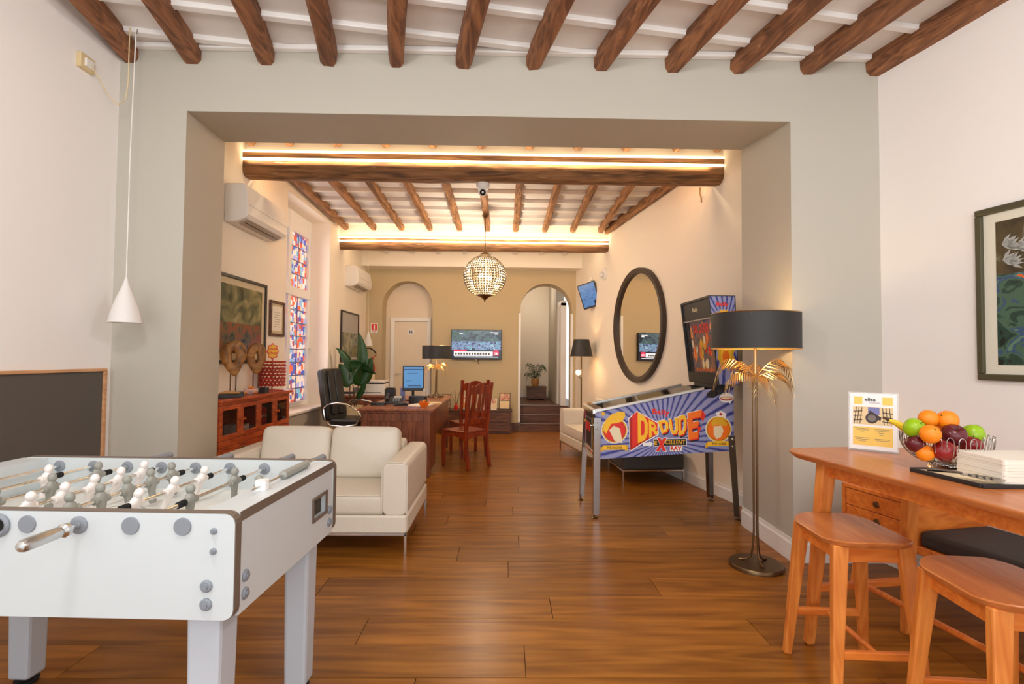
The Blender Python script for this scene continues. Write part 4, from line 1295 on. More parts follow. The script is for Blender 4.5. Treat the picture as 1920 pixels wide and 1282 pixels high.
GL = {'D': [[(0, 0), (.3, 0), (.3, 1), (0, 1)], [(.3, .78), (.62, .78), (.7, 1), (.3, 1)], [(.3, 0), (.7, 0), (.62, .22), (.3, .22)], [(.62, .22), (.7, 0), (1, .25), (.7, .35)], [(.7, .35), (1, .25), (1, .75), (.7, .65)], [(.7, .65), (1, .75), (.7, 1), (.62, .78)]],
      'R': [[(0, 0), (.3, 0), (.3, 1), (0, 1)], [(.3, .8), (.65, .8), (.72, 1), (.3, 1)], [(.65, .8), (.68, .62), (1, .58), (.72, 1)], [(.3, .4), (.75, .4), (1, .58), (.3, .6)], [(.4, .4), (.7, 0), (1, 0), (.75, .4)]],
      'U': [[(0, .25), (.3, .3), (.3, 1), (0, 1)], [(.7, .3), (1, .25), (1, 1), (.7, 1)], [(0, .25), (.2, 0), (.35, .22), (.3, .3)], [(.2, 0), (.8, 0), (.65, .22), (.35, .22)], [(.8, 0), (1, .25), (.7, .3), (.65, .22)]],
      'E': [[(0, 0), (.32, 0), (.32, 1), (0, 1)], [(.32, .76), (1, .76), (1, 1), (.32, 1)], [(.32, .40), (.8, .40), (.86, .62), (.32, .62)], [(.32, 0), (.9, 0), (.9, .24), (.32, .24)]],
      'X': [[(0, 1), (.32, 1), (1, 0), (.68, 0)], [(.68, 1), (1, 1), (.66, .5), (.5, .735)], [(0, 0), (.32, 0), (.5, .265), (.34, .5)]]}
def glyph(name, m, L_, q, lay, off=(0, 0)):
    AP(name, m, [[tuple(c + o for c, o in zip(warp(q, *p), off)) for p in g] for g in GL[L_]], lay)
# red block behind DR.
AP('title_block', 'print_white', [[(596, 385), (693, 303), (938, 435), (938, 568), (760, 668), (612, 760)]], .0011)
AP('title_block', 'print_dark_red', [[(604, 392), (640, 362), (640, 690), (615, 748)], [(615, 748), (640, 690), (920, 548), (920, 566), (760, 655)]], .0014)
AP('title_block', 'print_red', [[(640, 350), (693, 312), (925, 440), (925, 556), (706, 668), (640, 720)]], .0017)
QD = [(702, 320), (815, 385), (815, 612), (706, 664)]; QR = [(828, 398), (912, 448), (925, 556), (832, 604)]
for L_, q in (('D', QD), ('R', QR)):
    glyph('title_letter', 'print_orange', L_, q, .0022, (-5, -4)); glyph('title_letter', 'print_yellow', L_, q, .0027)
AP('title_dot', 'print_yellow', [[(905, 535), (928, 522), (928, 550), (905, 562)]], .0029)
dude = (('D', [(925, 418), (1040, 392), (1052, 520), (975, 556)]), ('U', [(1050, 392), (1150, 372), (1160, 548), (1078, 568)]), ('D', [(1156, 366), (1258, 332), (1245, 548), (1165, 578)]), ('E', [(1262, 325), (1425, 286), (1392, 600), (1275, 622)]))
for L_, q in dude:
    glyph('title_letter', 'print_black', L_, q, .0012, (16, 26)); glyph('title_letter', 'print_white', L_, q, .0015, (-5, -5)); glyph('title_letter', 'print_red', L_, q, .0018, (10, 12)); 
    glyph('title_letter', 'print_orange' if L_ == 'E' else 'print_yellow', L_, q, .0023)
AP('title_block', 'print_red', [[(1425, 286), (1470, 342), (1440, 420), (1412, 372)], [(1392, 560), (1425, 470), (1392, 480), (1350, 600)]], .0016)
def AT(name, s, m, x0, x1, y0, y1, lay, shear=0, bold=0.02):
    (u0, v1), (u1, v0) = A(x0, y0), A(x1, y1)
    pl.text(name, s, m, (u0, u1, v0, v1), lay, shear=shear, bold=bold)
AT('maker_lettering', 'Bally', 'print_red', 866, 1062, 275, 352, .0016, -.012, .03)
AP('subtitle_block', 'print_black', [[(884, 620), (1252, 612), (1248, 682), (887, 695)]], .0016)
AP('subtitle_block', 'print_white', [[(878, 614), (1258, 606), (1254, 688), (882, 701)]], .0012)
AT('subtitle_lettering', 'E', 'print_gold', 890, 920, 638, 682, .0022)
AT('subtitle_lettering', 'CELLENT', 'print_gold', 1012, 1238, 624, 674, .0022)
qx = [(920, 602), (1030, 602), (1022, 750), (905, 750)]
glyph('subtitle_letter', 'print_white', 'X', [(912, 596), (1040, 596), (1032, 758), (896, 758)], .0024); glyph('subtitle_letter', 'print_red', 'X', qx, .003)
AP('subtitle_block', 'print_white', [[(1066, 690), (1208, 684), (1196, 748), (1062, 752)]], .0019)
AT('subtitle_lettering', 'RAY', 'print_red', 1072, 1198, 694, 742, .0026, bold=.04)
AP('arrow', 'print_white', [[(758, 662), (830, 656), (830, 640), (876, 668), (836, 706), (834, 690), (762, 692)]], .0018)
# round medallions, kept plain, with their caption ribbons
for (cx, cy, m1, cap, rb, emb) in ((440, 520, 'print_red', 'THE DOCTOR', (285, 590, 690, 742), 0), (1616, 500, 'print_orange', 'THE NURSE', (1468, 1762, 640, 690), 1)):
    u_, v_ = A(cx, cy)
    pl.disc('medallion', 'print_white', u_, v_, .112, lay=.0012); pl.disc('medallion', 'print_gold', u_, v_, .106, lay=.0015); pl.disc('medallion', 'print_black', u_, v_, .096, lay=.0018); pl.disc('medallion', m1, u_, v_, .093, lay=.0021)
    if emb:
        AP('medallion_patch', 'print_gold', [[(1530, 430), (1560, 385), (1620, 368), (1680, 388), (1716, 440), (1700, 470), (1610, 450), (1545, 470)]], .0024); AP('medallion_patch', 'print_cream', [[(1560, 470), (1650, 462), (1672, 520), (1640, 590), (1590, 612), (1560, 560)]], .0027)
    else:
        AP('medallion_patch', 'print_yellow', [[(312, 520), (330, 420), (400, 345), (500, 310), (556, 320), (560, 360), (530, 420), (470, 440), (400, 450), (345, 560)]], .0024); AP('medallion_patch', 'print_cream', [[(380, 520), (430, 470), (500, 500), (520, 600), (525, 665), (440, 640)]], .0027)
    x0, x1, y0, y1 = rb
    AP('ribbon', 'print_gold', [[(x0, y0 + 20), (x0 + 40, y0 + 10), (x0 + 30, y1 + 10), (x0 - 5, y1 + 25)], [(x1 - 40, y0 + 5), (x1, y0 - 5), (x1 + 6, y1), (x1 - 30, y1 + 8)]], .0027)
    AP('ribbon', 'print_yellow', [[(x0 + 22, y0), (x1 - 22, y0 - 8), (x1 - 22, y1 - 6), (x0 + 22, y1)]], .0031)
    AT('ribbon_lettering', cap, 'print_black', x0 + 70, x1 - 60, y0 + 12, y1 - 14, .0036)
AP('cap_emblem', 'print_white', [[(1586, 318), (1645, 294), (1706, 328), (1694, 372), (1600, 360)]], .0032)
AP('cap_emblem', 'print_red', [[(1634, 316), (1650, 318), (1646, 350), (1630, 348)], [(1622, 328), (1660, 332), (1659, 342), (1621, 338)]], .0037)
u_, v_ = A(1706, 148)
pl.disc('badge', 'print_white', u_, v_, .062, .042, .0014); pl.disc('badge', 'print_dark_red', u_, v_ - .006, .055, .017, .0018); pl.disc('badge', 'print_white', u_ + .03, v_ - .04, .009, .008, .0016); pl.disc('badge', 'print_cream', u_, v_ - .004, .047, .009, .0022)
u_, v_ = A(312, 338); pl.disc('spot', 'print_gold', u_, v_, .017, lay=.0014)
AP('corner_wedge', 'print_black', [[(1478, 128), (1500, 150), (1560, 150), (1720, 60), (1740, 25), (1560, 40), (1490, 95)]], .0013)
# rails, lock bar, glass and field
for y in (PN, PF):
    s = -1 if y == PN else 1
    b = MB(); b.prism([(.775, y - .014, .885), (1.70, y - .014, 1.085), (1.70, y - .014, 1.108), (.775, y - .014, .908)], (0, .034 if s < 0 else .028, 0)); b.build('side_rail', 'steel', t, smooth=0, bevel=0.003)
b = MB(); b.prism([(.752, PN - .012, .868), (.752, PN - .012, .905), (.775, PN - .012, .916), (.835, PN - .012, .926), (.835, PN - .012, .90)], (0, PF - PN + .024, 0)); b.build('lock_bar', 'chrome', t, smooth=0, bevel=0.004)
b = MB(); b.prism([(.83, PN + .02, .80), (1.72, PN + .02, .96), (1.72, PN + .02, .972), (.83, PN + .02, .812)], (0, PF - PN - .04, 0)); pf = b.build('playfield', 'playfield_print', t, smooth=0)
b = MB(); b.prism([(.80, PN + .03, .815), (1.02, PN + .03, .86), (1.02, PN + .03, .872), (.80, PN + .03, .83)], (0, PF - PN - .06, 0)); b.build('apron', 'print_gold', pf, smooth=0)
for q in (.35, .5, .68, .85):
    b = MB(); x = .83 + .89 * q; z = .812 + .16 * q
    b.cyl((x, PN + .16 + .2 * (q * 7 % 1), z), (x, PN + .16 + .2 * (q * 7 % 1), z + .05), .03, .024, 14); b.build('bumper', 'print_red' if q < .6 else 'print_white', pf)
b = MB(); b.prism([(.82, PN + .018, .903), (1.70, PN + .018, 1.093), (1.70, PN + .018, 1.097), (.82, PN + .018, .907)], (0, PF - PN - .036, 0)); b.build('glass', 'pin_glass', t, smooth=0)
# front with coin door
b = MB(); b.box(.768, .776, PN + .12, PF - .12, .56, .82); cdn = b.build('coin_door', 'pin_black', t, smooth=0, bevel=0.004)
b = MB(); b.box(.765, .769, PN + .13, PF - .13, .563, .57); b.box(.765, .769, PN + .13, PF - .13, .81, .817); b.box(.765, .769, PN + .123, PN + .13, .563, .817); b.box(.765, .769, PF - .13, PF - .123, .563, .817); b.build('door_frame', 'steel', cdn, smooth=0)
for y in (PN + .22, PF - .22):
    b = MB(); b.box(.76, .769, y - .03, y + .03, .70, .775); b.build('coin_slot', 'print_red', cdn, smooth=0, bevel=0.002)
b = MB(); b.box(.7735, .7755, PN + .03, PF - .03, .50, .55); b.build('front_label', 'print_cream', t, smooth=0)
pf_ = Plane((.7735, PF - .05, .505), (0, -1, 0), (0, 0, 1), t)
for k in range(5):
    pf_.poly('label_print', 'print_red' if k % 2 else 'print_black', [[(.03 + .09 * k, .008), (.09 + .09 * k, .008), (.09 + .09 * k, .03), (.03 + .09 * k, .03)]], .0012)
pf_.poly('front_stripe', 'print_red', [[(.0, .06), (.05, .06), (.05, .36), (.0, .36)]], .001)
pf_.poly('front_stripe', 'print_gold', [[(.42, .06), (.45, .06), (.45, .33), (.42, .33)]], .001)
b = MB(); b.lathe([(.012, 0), (.012, .02), (.016, .022), (.016, .03), (.001, .032)], (.775, PN + .07, .77), 14, (-1, 0, 0)); b.build('plunger', 'chrome', t)
b = MB(); b.cyl((.775, PF - .07, .76), (.765, PF - .07, .76), .013, n=12); b.build('start_button', 'print_yellow', t)
# legs
def pin_leg(x0, y0, z0, x1, y1, sx, sy):
    b = MB()
    for (dx, dy) in ((.055 * -sx, 0), (0, .055 * -sy)):
        p0, p1 = Vector((x0 + sx * .004, y0 + sy * .004, z0)), Vector((x1, y1, .03))
        w = Vector((dx, dy, 0)); th = Vector((0, sy * .004, 0)) if dx else Vector((sx * .004, 0, 0))
        b.hull8([p1, p1 + w * .8, p1 + w * .8 + th, p1 + th], [p0, p0 + w, p0 + w + th, p0 + th])
    o = b.build('leg', 'leg_steel', t, smooth=0)
    b = MB(); b.cyl((x1 - sx * .008, y1 - sy * .008, .012), (x1 - sx * .008, y1 - sy * .008, .06), .007, n=8); b.lathe([(.03, 0), (.03, .005), (.012, .014), (.001, .014)], (x1 - sx * .008, y1 - sy * .008, 0), 14); b.build('foot', 'bronze', o)
    b = MB()
    for z in (z0 - .03, z0 - .09):
        b.lathe([(.011, 0), (.011, .004), (.006, .008), (.001, .008)], (x0 - sx * .012, y0 + sy * .008, z), 10, (0, sy, 0))
    b.build('leg_bolt', 'steel', o)
pin_leg(.775, PN, .84, .768, PN, -1, -1); pin_leg(.775, PF, .84, .730, PF, -1, 1)
pin_leg(1.955, PN, .70, 1.985, PN - .03, 1, -1); pin_leg(1.955, PF - .06, .70, 1.99, PF, 1, 1)
# backbox
YN, YR = 4.33, 5.03
xf = lambda q: 1.80 - .085 * q
xb = lambda q: 1.972 - .03 * q
zz = lambda q: 1.127 + .755 * q
b = MB()
for y0, y1 in ((YN, YN + .018), (YR - .018, YR)):
    b.prism([(xf(0), y0, zz(0)), (xb(0), y0, zz(0)), (xb(1), y0, zz(1)), (xf(1), y0, zz(1))], (0, y1 - y0, 0))
def slice_(b, qa, qb, d0, d1):   # slab between the sides; d measured back from the front edge
    b.prism([(xf(qa) + d0, YN + .018, zz(qa)), (xf(qa) + d1, YN + .018, zz(qa)), (xf(qb) + d1, YN + .018, zz(qb)), (xf(qb) + d0, YN + .018, zz(qb))], (0, YR - YN - .036, 0))
slice_(b, .975, 1, .0, .19); slice_(b, 0, .025, 0, .17); slice_(b, 0, 1, .14, .155)
bk = b.build('backbox', 'pin_black', t, smooth=0)
b = MB(); slice_(b, .76, .975, .012, .03); hp_ = b.build('header_panel', 'pin_black', t, smooth=0)
b = MB(); slice_(b, .745, .76, .004, .03); b.build('light_bar', 'steel', t, smooth=0)
b = MB(); slice_(b, .025, .13, .0, .03); b.build('lower_panel', 'pin_black', t, smooth=0)
b = MB(); slice_(b, .13, .745, .03, .035)
bgl = b.build('backglass', 'backglass_print', t, smooth=0)
for y0, y1 in ((YN + .018, YN + .05), (YR - .09, YR - .018)):
    b = MB(); b.prism([(xf(.13) + .02, y0, zz(.13)), (xf(.13) + .034, y0, zz(.13)), (xf(.745) + .034, y0, zz(.745)), (xf(.745) + .02, y0, zz(.745))], (0, y1 - y0, 0)); b.build('glass_frame', 'pin_black', t, smooth=0)
e_z = Vector((xf(1) - xf(0), 0, zz(1) - zz(0))).normalized(); H_ = (zz(1) - zz(0)) / e_z.z
pb = Plane(Vector((xf(0) + .0295, YR - .09, zz(0))), (0, -1, 0), e_z, bgl)
BL = .09 + .0
pb.text('title_lettering', 'DR. DUDE', 'print_red', (.10, .46, H_ * .60, H_ * .71), .002, bold=.05)
pb.text('strip_lettering', 'DR. DUDE AND HIS EXCELLENT RAY', 'print_orange', (.08, .5, H_ * .145, H_ * .18), .002, bold=.04)
bl = []
random.seed(3)
for k in range(26):      # loose patches of colour for the crowd on the glass
    u0, v0 = random.uniform(.03, .50), random.uniform(.22, .56) * H_
    n_ = 7; r_ = random.uniform(.018, .045)
    bl.append((random.choice(['print_orange', 'print_cream', 'print_red', 'print_gold', 'print_cream']), [(u0 + r_ * random.uniform(.6, 1) * math.cos(2 * PI * i / n_), v0 + 1.6 * r_ * random.uniform(.6, 1) * math.sin(2 * PI * i / n_)) for i in range(n_)]))
for m_ in ('print_red', 'print_orange', 'print_cream', 'print_gold'):
    pb.poly('colour_patch', m_, [q for mm, q in bl if mm == m_], .0012 + .0002 * len(m_) * .1)
ph2 = Plane(Vector((xf(0) + .0118, YR - .02, zz(0))), (0, -1, 0), e_z, hp_)
ph2.text('maker_lettering', 'Bally', 'print_cream', (.25, .38, H_ * .845, H_ * .905), .001, bold=.02)
b = MB(); b.prism([(xf(.01) + .006, YN - .0012, zz(.01)), (xb(.01) - .008, YN - .0012, zz(.01)), (xb(.99) - .008, YN - .0012, zz(.99)), (xf(.99) + .006, YN - .0012, zz(.99))], (0, .0012, 0)); ba = b.build('side_art', 'ray_print_box', t, smooth=0)
pa = Plane((1.72, YN - .0012, 1.127), (1, 0, 0), (0, 0, 1), ba)
pa.text('maker_lettering', 'Bally', 'print_red', (.06, .165, .655, .70), .0012, bold=.03)
def star(cx, cy, r0, r1, n, sy=1):
    return [(cx + (r1 if i % 2 else r0) * math.cos(PI * i / n), cy + sy * (r1 if i % 2 else r0) * math.sin(PI * i / n)) for i in range(2 * n)]
pa.poly('sun_emblem', 'print_yellow', [star(.125, .55, .066, .088, 18, 1.1)], .001); pa.disc('sun_emblem', 'print_orange', .125, .55, .05, .055, .0014)
pa.poly('sun_emblem', 'print_gold', [star(.14, .26, .062, .078, 12, 1.8)], .001); pa.disc('sun_emblem', 'print_yellow', .14, .26, .045, .08, .0014); pa.disc('sun_emblem', 'print_orange', .14, .24, .03, .05, .0017)
b = MB(); b.box(1.82, 1.95, PN + .02, PF - .02, 1.09, 1.128); b.build('neck', 'pin_black', t, smooth=0)
b = MB(); b.cyl((1.83, PN - .002, 1.075), (1.83, PN - .02, 1.075), .028, n=16); b.build('pivot', 'pin_black', t)

# ================================================================== SOFAS
def pillow(b, x0, x1, y0, y1, z0, z1, M=None, puff=0.03, n=9):
    """a soft, slightly domed cushion"""
    b.M = M
    cx, cy, cz = (x0 + x1) / 2, (y0 + y1) / 2, (z0 + z1) / 2
    ax, ay, az = (x1 - x0) / 2, (y1 - y0) / 2, (z1 - z0) / 2
    rings = []
    m = 10
    for k in range(m + 1):
        f = -PI / 2 + PI * k / m
        zc_ = math.copysign(abs(math.sin(f)) ** .30, f)
        rr = math.cos(f) ** .24 if k not in (0, m) else 0.02
        ring = []
        for i in range(32):
            a = 2 * PI * i / 32
            c_, s_ = math.cos(a), math.sin(a)
            e = .24
            ring.append(Vector((cx + ax * rr * math.copysign(abs(c_) ** e, c_), cy + (ay * zc_), cz + az * rr * math.copysign(abs(s_) ** e, s_))))
        for p in ring:
            u_, v_ = (p.x - cx) / ax, (p.z - cz) / az
            p.y += puff * zc_ * max(0, 1 - u_ * u_) * max(0, 1 - v_ * v_)
        rings.append(ring)
    b.loft(rings)
    b.M = None

def sofa(label, loc, rz, w, d=.93):
    """front edge at local y = 0, facing -y"""
    t = thing('sofa', label, 'sofa', loc, rz, None)
    h = w / 2
    b = MB(); b.rbox(-h, h, 0.0, d, .145, .265, .03, 4, 'z'); b.build('base', 'white_leather', t, bevel=0.012)
    for s in (-1, 1):
        b = MB(); x0, x1 = (h - .175, h - .005) if s > 0 else (-h + .005, -h + .175)
        b.rbox(x0, x1, 0.01, d - .01, .262, .62, .045, 5, 'y'); a = b.build('arm', 'white_leather', t, bevel=0.012, seg=2)
        b = MB()
        pts = []
        for cx, cz, k in ((x1 - .045, .575, 0), (x0 + .045, .575, 1)):
            for i in range(5):
                g = PI / 2 * (k + i / 4); pts.append((cx + .046 * math.cos(g), .012, cz + .046 * math.sin(g)))
        b.tube([(x1 + .0, .012, .275)] + pts + [(x0, .012, .275)], .0045, 6); b.build('piping', 'white_leather', a)
    b = MB(); b.rbox(-h + .17, h - .17, d - .19, d - .02, .26, .66, .05, 4, 'x'); b.build('back', 'white_leather', t, bevel=0.015)
    n = 2; cw = (w - .35) / n
    for k in range(n):
        x0 = -h + .175 + cw * k
        b = MB(); b.rbox(x0 + .003, x0 + cw - .003, .008, d - .2, .264, .40, .03, 4, 'x'); sc_ = b.build('seat_cushion', 'white_leather', t, bevel=0.012)
        b = MB(); b.tube([(x0 + .01, .012, .395), (x0 + cw - .01, .012, .395)], .004, 6); b.build('piping', 'white_leather', sc_)
        b = MB(); Mt = Matrix.Translation((0, d - .29, .57)) @ Matrix.Rotation(-.20, 4, 'X')
        pillow(b, x0 + .004, x0 + cw - .004, -.085, .075, -.19, .21, Mt, .035); b.build('back_cushion', 'white_leather', t, smooth=60)
    b = MB()
    for x in (-h + .012, h - .012):
        b.box(x - .006, x + .006, .006, d - .006, .132, .146)
    b.box(-h + .006, h - .006, .004, .016, .132, .146); b.box(-h + .006, h - .006, d - .016, d - .004, .132, .146)
    b.build('metal_frame', 'chrome', t, smooth=0)
    for x in (-h + .012, h - .012):
        for y in (.012, d - .012):
            b = MB(); b.box(x - .008, x + .008, y - .008, y + .008, 0, .14); b.build('leg', 'chrome', t, smooth=0)
    return t
sofa('white leather two-seat sofa standing in the opening behind the football table', (-1.365, 3.565, 0), 0, 1.44)
sofa('white leather sofa against the rear right wall behind the games machine', (.945, 6.95, 0), -PI / 2 + math.atan(.18) * 1 , 1.40, .80)
t = thing('ottoman', 'low dark grey leather ottoman on thin chrome legs under the games machine', 'ottoman', (1.61, 5.94, 0), .06)
b = MB(); b.rbox(-.34, .34, -.31, .31, .145, .345, .03, 4, 'z'); b.build('seat', 'ottoman_leather', t, bevel=0.02)
b = MB(); b.box(-.34, .34, -.312, -.30, .132, .146); b.box(-.34, .34, .30, .312, .132, .146); b.box(-.342, -.33, -.31, .31, .132, .146); b.box(.33, .342, -.31, .31, .132, .146); b.build('metal_frame', 'chrome', t, smooth=0)
for x in (-.334, .334):
    for y in (-.304, .304):
        b = MB(); b.box(x - .007, x + .007, y - .007, y + .007, 0, .14); b.build('leg', 'chrome', t, smooth=0)

# ================================================================== RIGHT WALL OF THE REAR ROOM
wd = Vector((-.18, 1, 0)).normalized()       # along the wall, away from the camera
wn = Vector((-1, -.18, 0)).normalized()      # into the room
def wall_frame(y, z):
    o = Vector((rw_rear(y), y, z))
    return Matrix((( *wd[:2], 0, o.x), (0, 0, 0, 0), (0, 0, 0, 0), (0, 0, 0, 1)))
Wm = lambda y, z: Matrix(((wd.x, wn.x, 0, rw_rear(y)), (wd.y, wn.y, 0, y), (0, 0, 1, z), (0, 0, 0, 1)))
t = thing('round_mirror', 'large round mirror in a dark frame on the rear right wall', 'mirror', (0, 0, 0)); t.matrix_world = Wm(6.93, 1.795)
b = MB(); R_ = .765
b.loft([[Vector((math.cos(2 * PI * i / 72) * r, y, math.sin(2 * PI * i / 72) * r)) for i in range(72)] for r, y in ((R_, .0), (R_, .055), (R_ - .012, .062), (R_ - .07, .05), (R_ - .078, .02), (R_ - .078, .0))], False, True)
b.build('frame', 'mirror_frame', t)
b = MB(); b.cyl((0, .012, 0), (0, .02, 0), R_ - .072, n=64); b.build('mirror_glass', 'mirror', t, smooth=0)
# small tilted screen on a bracket
p = at(1105, 553, 8.6)
t = thing('monitor', 'small tilted monitor on a bracket at the far end of the right wall', 'monitor', p)
t.rotation_euler = (0.16, -0.26, -.50)
b = MB(); b.box(-.155, .155, -.02, .02, -.21, .21); b.build('casing', 'black_plastic', t, smooth=0, bevel=0.006)
b = MB(); b.box(-.135, .135, -.0225, -.02, -.18, .19); b.build('screen', 'screen_board', t, smooth=0)
b = MB(); b.box(.06, .13, -.024, -.0225, -.18, -.10); b.build('screen_corner', 'screen_dark', t, smooth=0)
b = MB(); b.tube([(0, .02, .1), (0.0, .10, .16), (.04, .16, .24), (.10, .20, .30)], .014, 8); b.build('bracket', 'white_plastic', t)
b = MB(); b.box(-.06, .06, .02, .035, .06, .18); b.build('mount_plate', 'white_plastic', t, smooth=0)
t = thing('emergency_light', 'round white emergency light above the small tilted monitor', 'wall light', (0, 0, 0)); t.matrix_world = Wm(8.15, 2.68)
b = MB(); b.lathe([(.10, 0), (.10, .02), (.085, .035), (.001, .04)], (0, 0, 0), 28, (0, 1, 0)); b.build('base', 'white_plastic', t)
b = MB(); b.ball((0, .06, -.02), .05, 14); b.build('lamp_head', 'white_plastic', t)
t = thing('cable', 'short dark cable hanging from the beam at the rear right wall', 'cable', (0, 0, 0)); t.matrix_world = Wm(5.45, 3.05)
b = MB(); b.tube([(0, .004, .12), (0, .006, .06), (-.03, .01, .0), (-.035, .01, -.05)], .006, 6); b.build('cord', 'bronze', t)
# slim lamp with a tapered shade and a small lit globe
t = thing('floor_lamp', 'slim floor lamp with tapered black shade and a small lit globe behind the sofa', 'floor lamp', (1.27, 8.5, 0))
b = MB(); b.lathe([(.001, 0), (.14, 0), (.14, .015), (.02, .03), (.001, .03)], n=28); b.build('base', 'bronze', t)
b = MB(); b.cyl((0, 0, .02), (0, 0, 1.50), .012, n=10); b.build('pole', 'bronze', t)
b = MB(); b.loft([b.ring((0, 0, z), Vector((r, 0, 0)), Vector((0, r, 0)), 36) for r, z in ((.185, 1.375), (.125, 1.655))], False); sh = b.build('lamp_shade', 'black_shade', t)
b = MB(); b.loft([b.ring((0, 0, z), Vector((r, 0, 0)), Vector((0, r, 0)), 36) for r, z in ((.182, 1.374), (.122, 1.656))], False); b.build('shade_lining', 'gold_liner', sh)
b = MB(); b.ball((0, 0, 1.50), .03, 12); b.build('bulb', 'bulb', t)
b = MB(); b.tube([(0, 0, 1.0), (-.03, -.04, 1.03), (-.06, -.06, 1.08)], .006, 6); b.build('globe_arm', 'bronze', t)
b = MB(); b.ball((-.06, -.07, 1.115), .042, 16); b.build('globe', 'bulb', t)

# ================================================================== LEFT WALL OF THE REAR ROOM
def aircon(label, y0, y1, z0, z1):
    t = thing('air_conditioner', label, 'air conditioner', (XLR, y0, z0))
    L_, H = y1 - y0, z1 - z0
    b = MB(); prof = [(0, .0), (.10, -.0), (.19, .035), (.215, .07), (.215, H * .45), (.185, H * .95), (.17, H), (0, H)]
    b.prism([(x, 0, z) for x, z in prof], (0, L_, 0)); b.build('casing', 'white_plastic', t, smooth=30, bevel=0.008)
    b = MB(); b.prism([(.10, .07, -.003), (.185, .07, .030), (.187, .07, .026), (.102, .07, -.007)], (0, L_ - .14, 0)); f = b.build('vent_flap', 'ac_vent', t, smooth=0)
    b = MB(); b.prism([(.14, .09, .0105), (.147, .09, .0135), (.148, .09, .0105), (.141, .09, .0075)], (0, L_ - .18, 0)); b.build('slot', 'dark_hole', f, smooth=0)
    b = MB(); b.box(.214, .2165, .02, L_ - .02, H * .44, H * .45); b.build('panel_seam', 'grey_plastic', t, smooth=0)
aircon('white wall air conditioner near the dividing wall', 4.72, 5.58, 2.56, 2.91)
aircon('white wall air conditioner at the far end of the left wall', 8.33, 9.16, 2.47, 2.80)
def wall_picture(label, y0, y1, z0, z1, fr, frame_m, mount_m, prints, border, glass=True):
    t = thing('framed_picture', label, 'picture', (XLR, (y0 + y1) / 2, (z0 + z1) / 2))
    a, h = (y1 - y0) / 2, (z1 - z0) / 2
    b = MB(); b.box(0, .028, -a, a, h - fr, h); b.box(0, .028, -a, a, -h, -h + fr); b.box(0, .028, -a, -a + fr, -h + fr, h - fr); b.box(0, .028, a - fr, a, -h + fr, h - fr)
    b.build('frame', frame_m, t, smooth=0, bevel=0.004)
    b = MB(); b.box(.004, .012, -a + fr * .8, a - fr * .8, -h + fr * .8, h - fr * .8); b.build('mount', mount_m, t, smooth=0)
    lo, hi = -h + fr + border, h - fr - border
    zs = lo
    for m_, q in prints:
        b = MB(); b.box(.012, .0135, -a + fr + border, a - fr - border, zs, zs + (hi - lo) * q); b.build('print', m_, t, smooth=0); zs += (hi - lo) * q
    return t
wall_picture('landscape print in a dark frame above the red cabinet', 4.50, 5.56, 1.27, 2.09, .03, 'black_frame', 'warm_mat_board', [('foliage_low_print', .45), ('foliage_print', .55)], .06)
t = wall_picture('small certificate in a brown frame beside the stained glass window', 5.66, 6.02, 1.56, 1.95, .028, 'dark_wood', 'warm_mat_board', [('paper', 1.0)], .03)
b = MB()
for k in range(7):
    b.box(.0136, .0142, -.08 + .02 * (k % 2), .08, -.09 + .026 * k, -.086 + .026 * k)
b.build('printed_lines', 'sign_grey', t, smooth=0)
wall_picture('dark glazed picture above the printer', 8.12, 9.08, 1.25, 2.07, .026, 'black_frame', 'grey_plastic', [('foliage_print', .6), ('grey_plastic', .4)], .05)

# ---- red cabinet with glass doors
CX0, CX1, CY0, CY1 = XLR + .008, -2.29, 4.26, 5.62
t = thing('cabinet', 'reddish wooden cabinet with glazed upper doors by the left wall', 'cabinet', (0, 0, 0))
b = MB(); b.box(CX0, CX1 - .02, CY0, CY0 + .02, .05, .95); b.box(CX0, CX1 - .02, CY1 - .02, CY1, .05, .95); b.box(CX0, CX0 + .015, CY0, CY1, .05, .95); b.box(CX0, CX1 - .02, CY0, CY1, .05, .08); b.box(CX0, CX1 - .03, CY0, CY1, .60, .62); b.box(CX0, CX1 - .02, CY0, CY1, .93, .95)
b.box(CX0, CX1 - .04, CY0 + .02, CY1 - .02, 0, .05)
b.build('carcass', 'cabinet_wood', t, smooth=0)
b = MB(); b.box(CX0, CX1 + .02, CY0 - .01, CY1 + .02, .95, .98); b.build('cabinet_top', 'cabinet_wood', t, smooth=0, bevel=0.006)
b = MB(); b.box(CX1 - .03, CX1, CY0, CY1, .585, .635); b.box(CX1 - .03, CX1, CY0, CY1, .05, .09); b.box(CX1 - .03, CX1, CY0, CY1, .928, .95); b.build('rail', 'cabinet_wood', t, smooth=0, bevel=0.003)
n = 4; dw = (CY1 - CY0) / n
